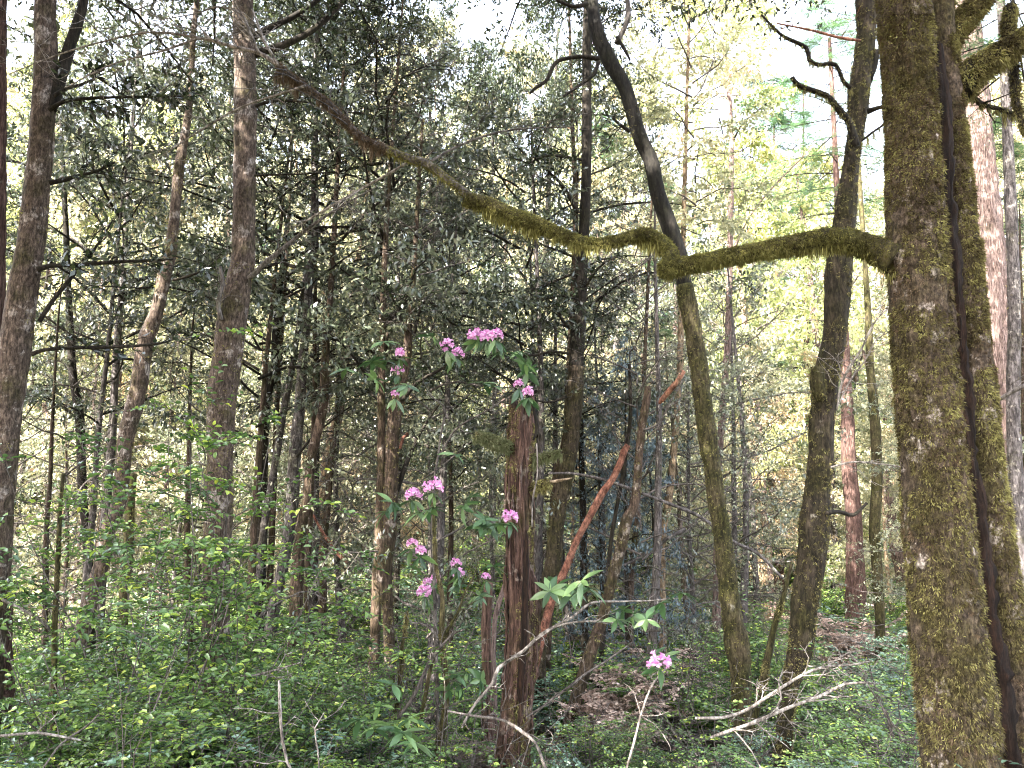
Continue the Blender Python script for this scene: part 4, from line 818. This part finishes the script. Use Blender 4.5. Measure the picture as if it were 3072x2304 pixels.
# ------------------------------------------------------------------ huckleberry bushes
def bush(seed, H, W, nst, leafL, nl=12, mat='huckle', wood='twig', bare=.0):
    r = np.random.default_rng(seed); wood_ = MB(); fol = MB(); C = []; D = []; Nn = []; Rr = []
    for i in range(nst):
        a = i * 2.4 + r.uniform(-.4, .4); out = r.uniform(.1, 1) ** .7
        st_ = path(r, (r.normal(0, .05), r.normal(0, .05), -.05), (math.cos(a) * out * .8, math.sin(a) * out * .8, 1), H * r.uniform(.6, 1.1) * (1.15 - .3 * out), 7, .13, -.03)
        tube(wood_, st_, np.linspace(.008, .002, 8), 5, cap=False)
        for k in range(9):
            q = 1.2 + 5.8 * (k + r.uniform(0, 1)) / 9; j = min(6, int(q)); p = st_[j] + (st_[j + 1] - st_[j]) * (q - j)
            aa = r.uniform(0, 6.28); d = nrm(np.array([math.cos(aa), math.sin(aa), r.uniform(-.05, .55)]))
            L = W * r.uniform(.25, .6); tp = path(r, p, d, L, 5, .13, -.02)
            tube(wood_, tp, np.linspace(.0035, .0012, 6), 3, cap=False)
            if r.uniform() < bare: continue
            subs = [(tp, 1.)]
            for s_ in range(4):
                jj = r.integers(1, 5); dd = side_dirs(r, nrm(tp[jj + 1] - tp[jj]), 2, .9, .15)[s_ % 2]; tp2 = path(r, tp[jj], dd, L * r.uniform(.3, .6), 5, .1, -.02)
                tube(wood_, tp2, np.linspace(.002, .001, 6), 3, cap=False); subs.append((tp2, .7))
            tint = r.uniform(-.16, .16)
            for tp_, f in subs:
                n = int(nl * f); u = np.linspace(.1, 1, n) * 5; j = np.minimum(4, u.astype(int)); c = tp_[j] + (tp_[j + 1] - tp_[j]) * (u - j)[:, None]
                dv = nrm(tp_[j + 1] - tp_[j]); sv = nrm(np.cross(dv, [0, 0, 1.]) + 1e-4); sg = np.where(np.arange(n) % 2, 1, -1)[:, None]
                C.append(c); D.append(dv * .6 + sv * sg + r.normal(0, .22, (n, 3))); Nn.append(np.array([0, 0, 1.]) + r.normal(0, .32, (n, 3)))
                Rr.append(np.clip(.28 + tint + r.normal(0, .10, n) + .5 * (u > 4.1) * (r.uniform() < .5) * r.uniform(.4, 1), 0, 1))
    C = np.concatenate(C); D = np.concatenate(D); Nn = np.concatenate(Nn); Rr = np.concatenate(Rr); n = len(C)
    leaves(fol, C, D, Nn, leafL * r.uniform(.6, 1.25, n), leafL * .30 * r.uniform(.8, 1.2, n), Rr, fold=True)
    return wood_.mesh('bush_stems', M[wood]), fol.mesh('bush_leaves', M[mat]), n
BUSH = [bush(300 + s, 1.15, .95, 15, .052) for s in range(4)]
BUSHC = [bush(310 + s, 1.15, .95, 15, .048, mat='huckglint') for s in range(2)]
BUSHT = [bush(320 + s, 2.6, 1.1, 11, .052) for s in range(2)]
TWIGB = [bush(350 + s, 1.3, 1.0, 16, .04, bare=.93) for s in range(2)]
DEADB = bush(340, .9, .9, 20, .05, 22, 'dead', 'twig')
BB = np.random.default_rng(9)
def place_bush(px, d, kind, s, label, group, z=1.0, name='huckleberry_bush'):
    x = (px - 1536) / F * d / ct; gz = float(ground_z(x, d))
    w, f, n = kind; t = thing(name, label, 'bush', (x, d, gz), BB.uniform(0, 6.28), group)
    link('stems', w, t, scale=(s, s, s * z)); link('foliage', f, t, scale=(s, s, s * z))
BPLAN = []
for row, (d, n, x0, x1, zz) in enumerate([(3.1, 8, -150, 3150, .75), (3.8, 9, -100, 3100, .85), (4.8, 11, -100, 3100, .95), (6.0, 12, -80, 2750, 1.0), (7.6, 13, 0, 2700, 1.0), (9.8, 15, 0, 3072, 1.1), (12.5, 15, 0, 3072, 1.2), (16, 16, 0, 3072, 1.5), (21, 16, 0, 3072, 1.9), (28, 18, 0, 3072, 2.4), (36, 18, 0, 3072, 3.0)]):
    for k in range(n):
        BPLAN.append((x0 + (x1 - x0) * (k + .5 + BB.uniform(-.35, .35)) / n, d * BB.uniform(.92, 1.08), zz * BB.uniform(.8, 1.15), row))
ROWN = ['the very front row', 'the second row', 'the third row', 'the fourth row', 'the fifth row', 'the sixth row', 'the seventh row', 'the eighth row', 'the ninth row', 'the tenth row', 'the farthest row']
LAND = [(0, 'the left frame edge'), (60, 'the left banded tree'), (250, 'the crooked trunk foot'), (648, 'the tall banded trunk'), (860, 'the grey trunk'), (1160, 'the shaggy trunk'), (1350, 'the forked shrub'), (1560, 'the snag'), (1730, 'the broken leaning trunk'), (1990, 'the slim tan trunk'), (2225, 'the dark leaning tree'), (2400, 'the mossy trunk'), (2640, 'the slim mossy trunk'), (2860, 'the double tree'), (3072, 'the right frame edge')]
def between(px):
    px = min(3060, max(5, px))
    for (a, na), (b, nb_) in zip(LAND, LAND[1:]):
        if a <= px < b: return na, nb_
NTH = ['first', 'second', 'third', 'fourth', 'fifth', 'sixth', 'seventh', 'eighth', 'ninth', 'tenth', 'eleventh', 'twelfth', 'thirteenth', 'fourteenth', 'fifteenth', 'sixteenth', 'seventeenth', 'eighteenth', 'nineteenth', 'twentieth', 'twenty-first', 'twenty-second', 'twenty-third', 'twenty-fourth', 'twenty-fifth', 'twenty-sixth', 'twenty-seventh', 'twenty-eighth', 'twenty-ninth', 'thirtieth']
for k, (px, d, s, row) in enumerate(BPLAN):
    if 1430 < px < 2350 and row >= 1: s *= .66 if row < 5 else .92
    elif px >= 2350 and row >= 2: s *= .78
    if 1000 < px < 1500 and row in (3, 4): s *= .75
    rk = sorted(b[0] for b in BPLAN if b[3] == row).index(px)
    place_bush(px, d, (BUSH + BUSHC * 2)[int(BB.integers(8))] if row < 2 else BUSH[k % 4] if k % 5 else BUSHC[k % 2], s, f'leafy huckleberry bush, {NTH[rk]} from left in {ROWN[row]}', 'huckleberry bushes of the undergrowth')
for k, (px, d, s, z, lb) in enumerate([(430, 5.6, 1.0, 1.25, 'tall huckleberry bush in front of the crooked trunk foot'), (620, 6.0, 1.1, 1.35, 'tall huckleberry bush right before the tall banded trunk'),
        (820, 6.5, 1.0, 1.3, 'tall huckleberry bush before the grey trunk'), (300, 6.8, 1.0, 1.3, 'tall huckleberry bush left of the crooked trunk'), (980, 7.4, .9, .8, 'tall huckleberry bush left of the shaggy trunk'),
        (520, 4.6, .8, .85, 'tall huckleberry bush with bright new tips at lower left'), (760, 5.0, .8, .7, 'bright tipped huckleberry bush between lower left and centre'), (2480, 5.4, .75, .55, 'bright tipped huckleberry bush under the mossy trunk')]):
    place_bush(px, d, BUSHT[k % 2], s, lb, 'tall huckleberry bushes', z)
for k, (px, d, s, lb) in enumerate([(1130, 6.6, 1.1, 'tangle of bare grey twigs left of the forked shrub'), (1400, 6.2, 1.1, 'tangle of bare twigs between the forked shrub and the snag'), (1260, 8.4, 1.4, 'tall bare twig tangle behind the forked shrub'), (1750, 7.4, .9, 'bare twig tangle right of the leafy rhododendron'),
        (2130, 6.8, 1.0, 'bare twig tangle left of the dark leaning tree foot'), (2520, 5.6, 1.0, 'bare twig tangle below the mossy trunk'), (2650, 7.2, 1.2, 'bare twig tangle left of the double tree foot'), (900, 5.6, .9, 'bare twig tangle among the bushes left of centre'),
        (560, 4.2, .7, 'bare twig tangle low in the bushes near the white stick'), (1000, 4.3, .6, 'bare twig tangle at the bottom left of centre'), (1620, 4.3, .5, 'bare twig tangle at the bottom beside the snag'), (2380, 9.5, 1.2, 'bare twig tangle behind the mossy trunk foot'), (1990, 9.5, 1.3, 'tall bare twig tangle before the slim tan trunk'), (250, 8.8, 1.3, 'bare twig tangle in the left hollow')]):
    place_bush(px, d, TWIGB[k % 2], s, lb, None, name='bare_twig_bush')
for k, (px, d, s, lb) in enumerate([(1850, 9.6, 1.05, 'heap of dead tan leaves right of the broken leaning trunk'), (1950, 10.8, 1.1, 'farther heap of dead pinkish leaves before the slim tan trunk'), (1735, 13.5, 1.3, 'dead leafy branch showing between the snag and the broken trunk'), (2520, 15, 1.3, 'dead brown bush at the foot of the redwood'), (1420, 7.4, .6, 'small dead brown bush left of the snag foot')]):
    place_bush(px, d, DEADB, s, lb, None, name='dead_bush')

# ------------------------------------------------------------------ background woods
G = np.random.default_rng(21)
KINDS = {'oak': ('dark leafy tanoak', ['oak0', 'oak1', 'oak2'], ['dark', 'brown', 'grey']), 'pale': ('pale leafy oak', ['pale0', 'pale1', 'pale2'], ['pink', 'tan', 'grey', 'pink']),  # pale oaks get mostly pink and tan trunks to imitate warm sunlit bark
         'yellow': ('yellow green leafy tree', ['yellow0', 'yellow1'], ['tan', 'grey', 'pink']), 'con': ('feathery conifer', ['con0', 'con1'], ['redwood', 'pink']),
         'bare': ('nearly bare twiggy sapling', ['bare0'], ['grey', 'brown']), 'tan': ('leafy tree tinted tan for sun glow', ['tan0'], ['pink', 'tan']), 'mid': ('grey green leafy sapling', ['mid0', 'mid1'], ['grey', 'brown']), 'high': ('high crowned dark tanoak', ['oakh0', 'oakh1'], ['dark', 'brown', 'grey']), 'blue': ('bluish leafy tree', ['blue0'], ['dark']), 'twiggy': ('twiggy sparse tree', ['twiggy0'], ['grey', 'brown'])}
plan = []
def addt(px, d, h, kind, sx=None, rw=None): plan.append((px, d, h, kind, sx, rw))
def layer(d0, d1, n, h0, h1, kinds, probs):
    for k in range(n):
        px = -250 + 3600 * (k + G.uniform(0, 1)) / n; d = G.uniform(d0, d1); h = G.uniform(h0, h1)
        gap = (1830 < px < 2180)
        kind = G.choice(kinds, p=probs)
        if kind in ('mid', 'bare', 'oak') and px > 2050 and d < 24 and G.uniform() < .5: continue
        if kind == 'high' and (px > 1830 or px < 380) and G.uniform() < .8: kind = 'pale'; h *= .6; d += 8
        if gap: h = min(h, 3.6 + d * (1500 - 430) / F)
        addt(px, d, h, kind)
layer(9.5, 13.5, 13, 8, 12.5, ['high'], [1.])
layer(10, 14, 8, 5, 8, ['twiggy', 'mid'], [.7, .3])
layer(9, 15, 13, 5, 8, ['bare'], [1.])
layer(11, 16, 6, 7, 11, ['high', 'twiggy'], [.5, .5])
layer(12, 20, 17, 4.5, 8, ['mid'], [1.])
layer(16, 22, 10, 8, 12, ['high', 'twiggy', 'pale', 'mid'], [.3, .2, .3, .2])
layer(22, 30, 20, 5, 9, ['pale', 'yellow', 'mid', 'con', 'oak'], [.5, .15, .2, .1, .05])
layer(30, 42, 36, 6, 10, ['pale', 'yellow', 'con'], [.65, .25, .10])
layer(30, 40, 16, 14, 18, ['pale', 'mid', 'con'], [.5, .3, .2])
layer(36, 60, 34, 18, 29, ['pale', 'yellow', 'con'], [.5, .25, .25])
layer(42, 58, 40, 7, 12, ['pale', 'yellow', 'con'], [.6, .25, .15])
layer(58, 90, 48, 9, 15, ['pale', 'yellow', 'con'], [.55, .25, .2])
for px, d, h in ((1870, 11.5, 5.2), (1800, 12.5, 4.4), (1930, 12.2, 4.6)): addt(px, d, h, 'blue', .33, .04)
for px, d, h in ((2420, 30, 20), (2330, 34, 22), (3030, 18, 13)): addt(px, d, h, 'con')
# unseen trees added outside the frame to shade the near ground and trunks
for k, (x, y, h) in enumerate([(-6.5, 1.0, 13), (-10, 4.5, 14), (-4.0, -4.5, 13), (-9, -2, 16), (-14, 1, 17), (-1, -7, 14), (-2.4, 0.5, 17), (-4.3, 1.7, 18), (-7, -8, 17), (-13, -5, 18), (2.5, -5.5, 13)]):
    make_tree('tanoak_tree', 'unseen leafy tanoak added outside the frame to shade the foreground', 'tree', x, y, h, .16, 'oakd', 'grey', 'added shade trees around the viewpoint', sxy=1.35)
for px, d, h in ((960, 24, 6), (1110, 26, 7), (1210, 28, 7), (2290, 24, 6.5), (2350, 30, 7), (330, 24, 6.5), (420, 27, 8), (1880, 30, 8)): addt(px, d, h, 'tan')  # tan foliage placed where a warm sunlit glow is wanted
for px, d, h in ((1180, 20, 15), (1330, 23, 18), (1480, 21, 16), (1620, 26, 20), (90, 18, 13), (640, 24, 18)): addt(px, d, h, 'oak')
for px, d, h in ((180, 20, 12), (330, 24, 15), (460, 27, 17), (60, 25, 15), (2260, 24, 15), (2460, 28, 16)): addt(px, d, h, 'yellow')
rank = {}
for (px, d, h, kind, sx, rw) in sorted(plan, key=lambda a: a[1]):
    b = between(px); key = (b, kind); rank[key] = rank.get(key, 0) + 1
    nm, cs, ts = KINDS[kind]; x = (px - 1536) / F * d / ct
    lb = f'{NTH[rank[key] - 1]} nearest {nm} between {b[0]} and {b[1]}'
    s = h / 10; wide = sx if sx else min(1.15, s * G.uniform(.8, 1.0)) if d < 34 else s * .9
    make_tree({'bare': 'bare_sapling', 'tan': 'sun_tinted_tree', 'mid': 'leafy_sapling', 'high': 'tanoak_tree', 'oak': 'tanoak_tree', 'pale': 'oak_tree', 'yellow': 'leafy_tree', 'con': 'conifer_tree', 'blue': 'bluish_tree', 'twiggy': 'twiggy_tree'}[kind], lb, 'tree', x, d, h,
              rw if rw else (G.uniform(.05, .09) if d < 22 else G.uniform(.08, .16) * (1 + d / 60)), cs[G.integers(len(cs))], ts[G.integers(len(ts))], 'trees of the woods behind', sxy=wide, v=int(G.integers(2)))
print('LEAVES', NLEAF, 'OBJS', len(bpy.data.objects), 'TRIS', sum(len(m_.polygons) * 2 for m_ in bpy.data.meshes))
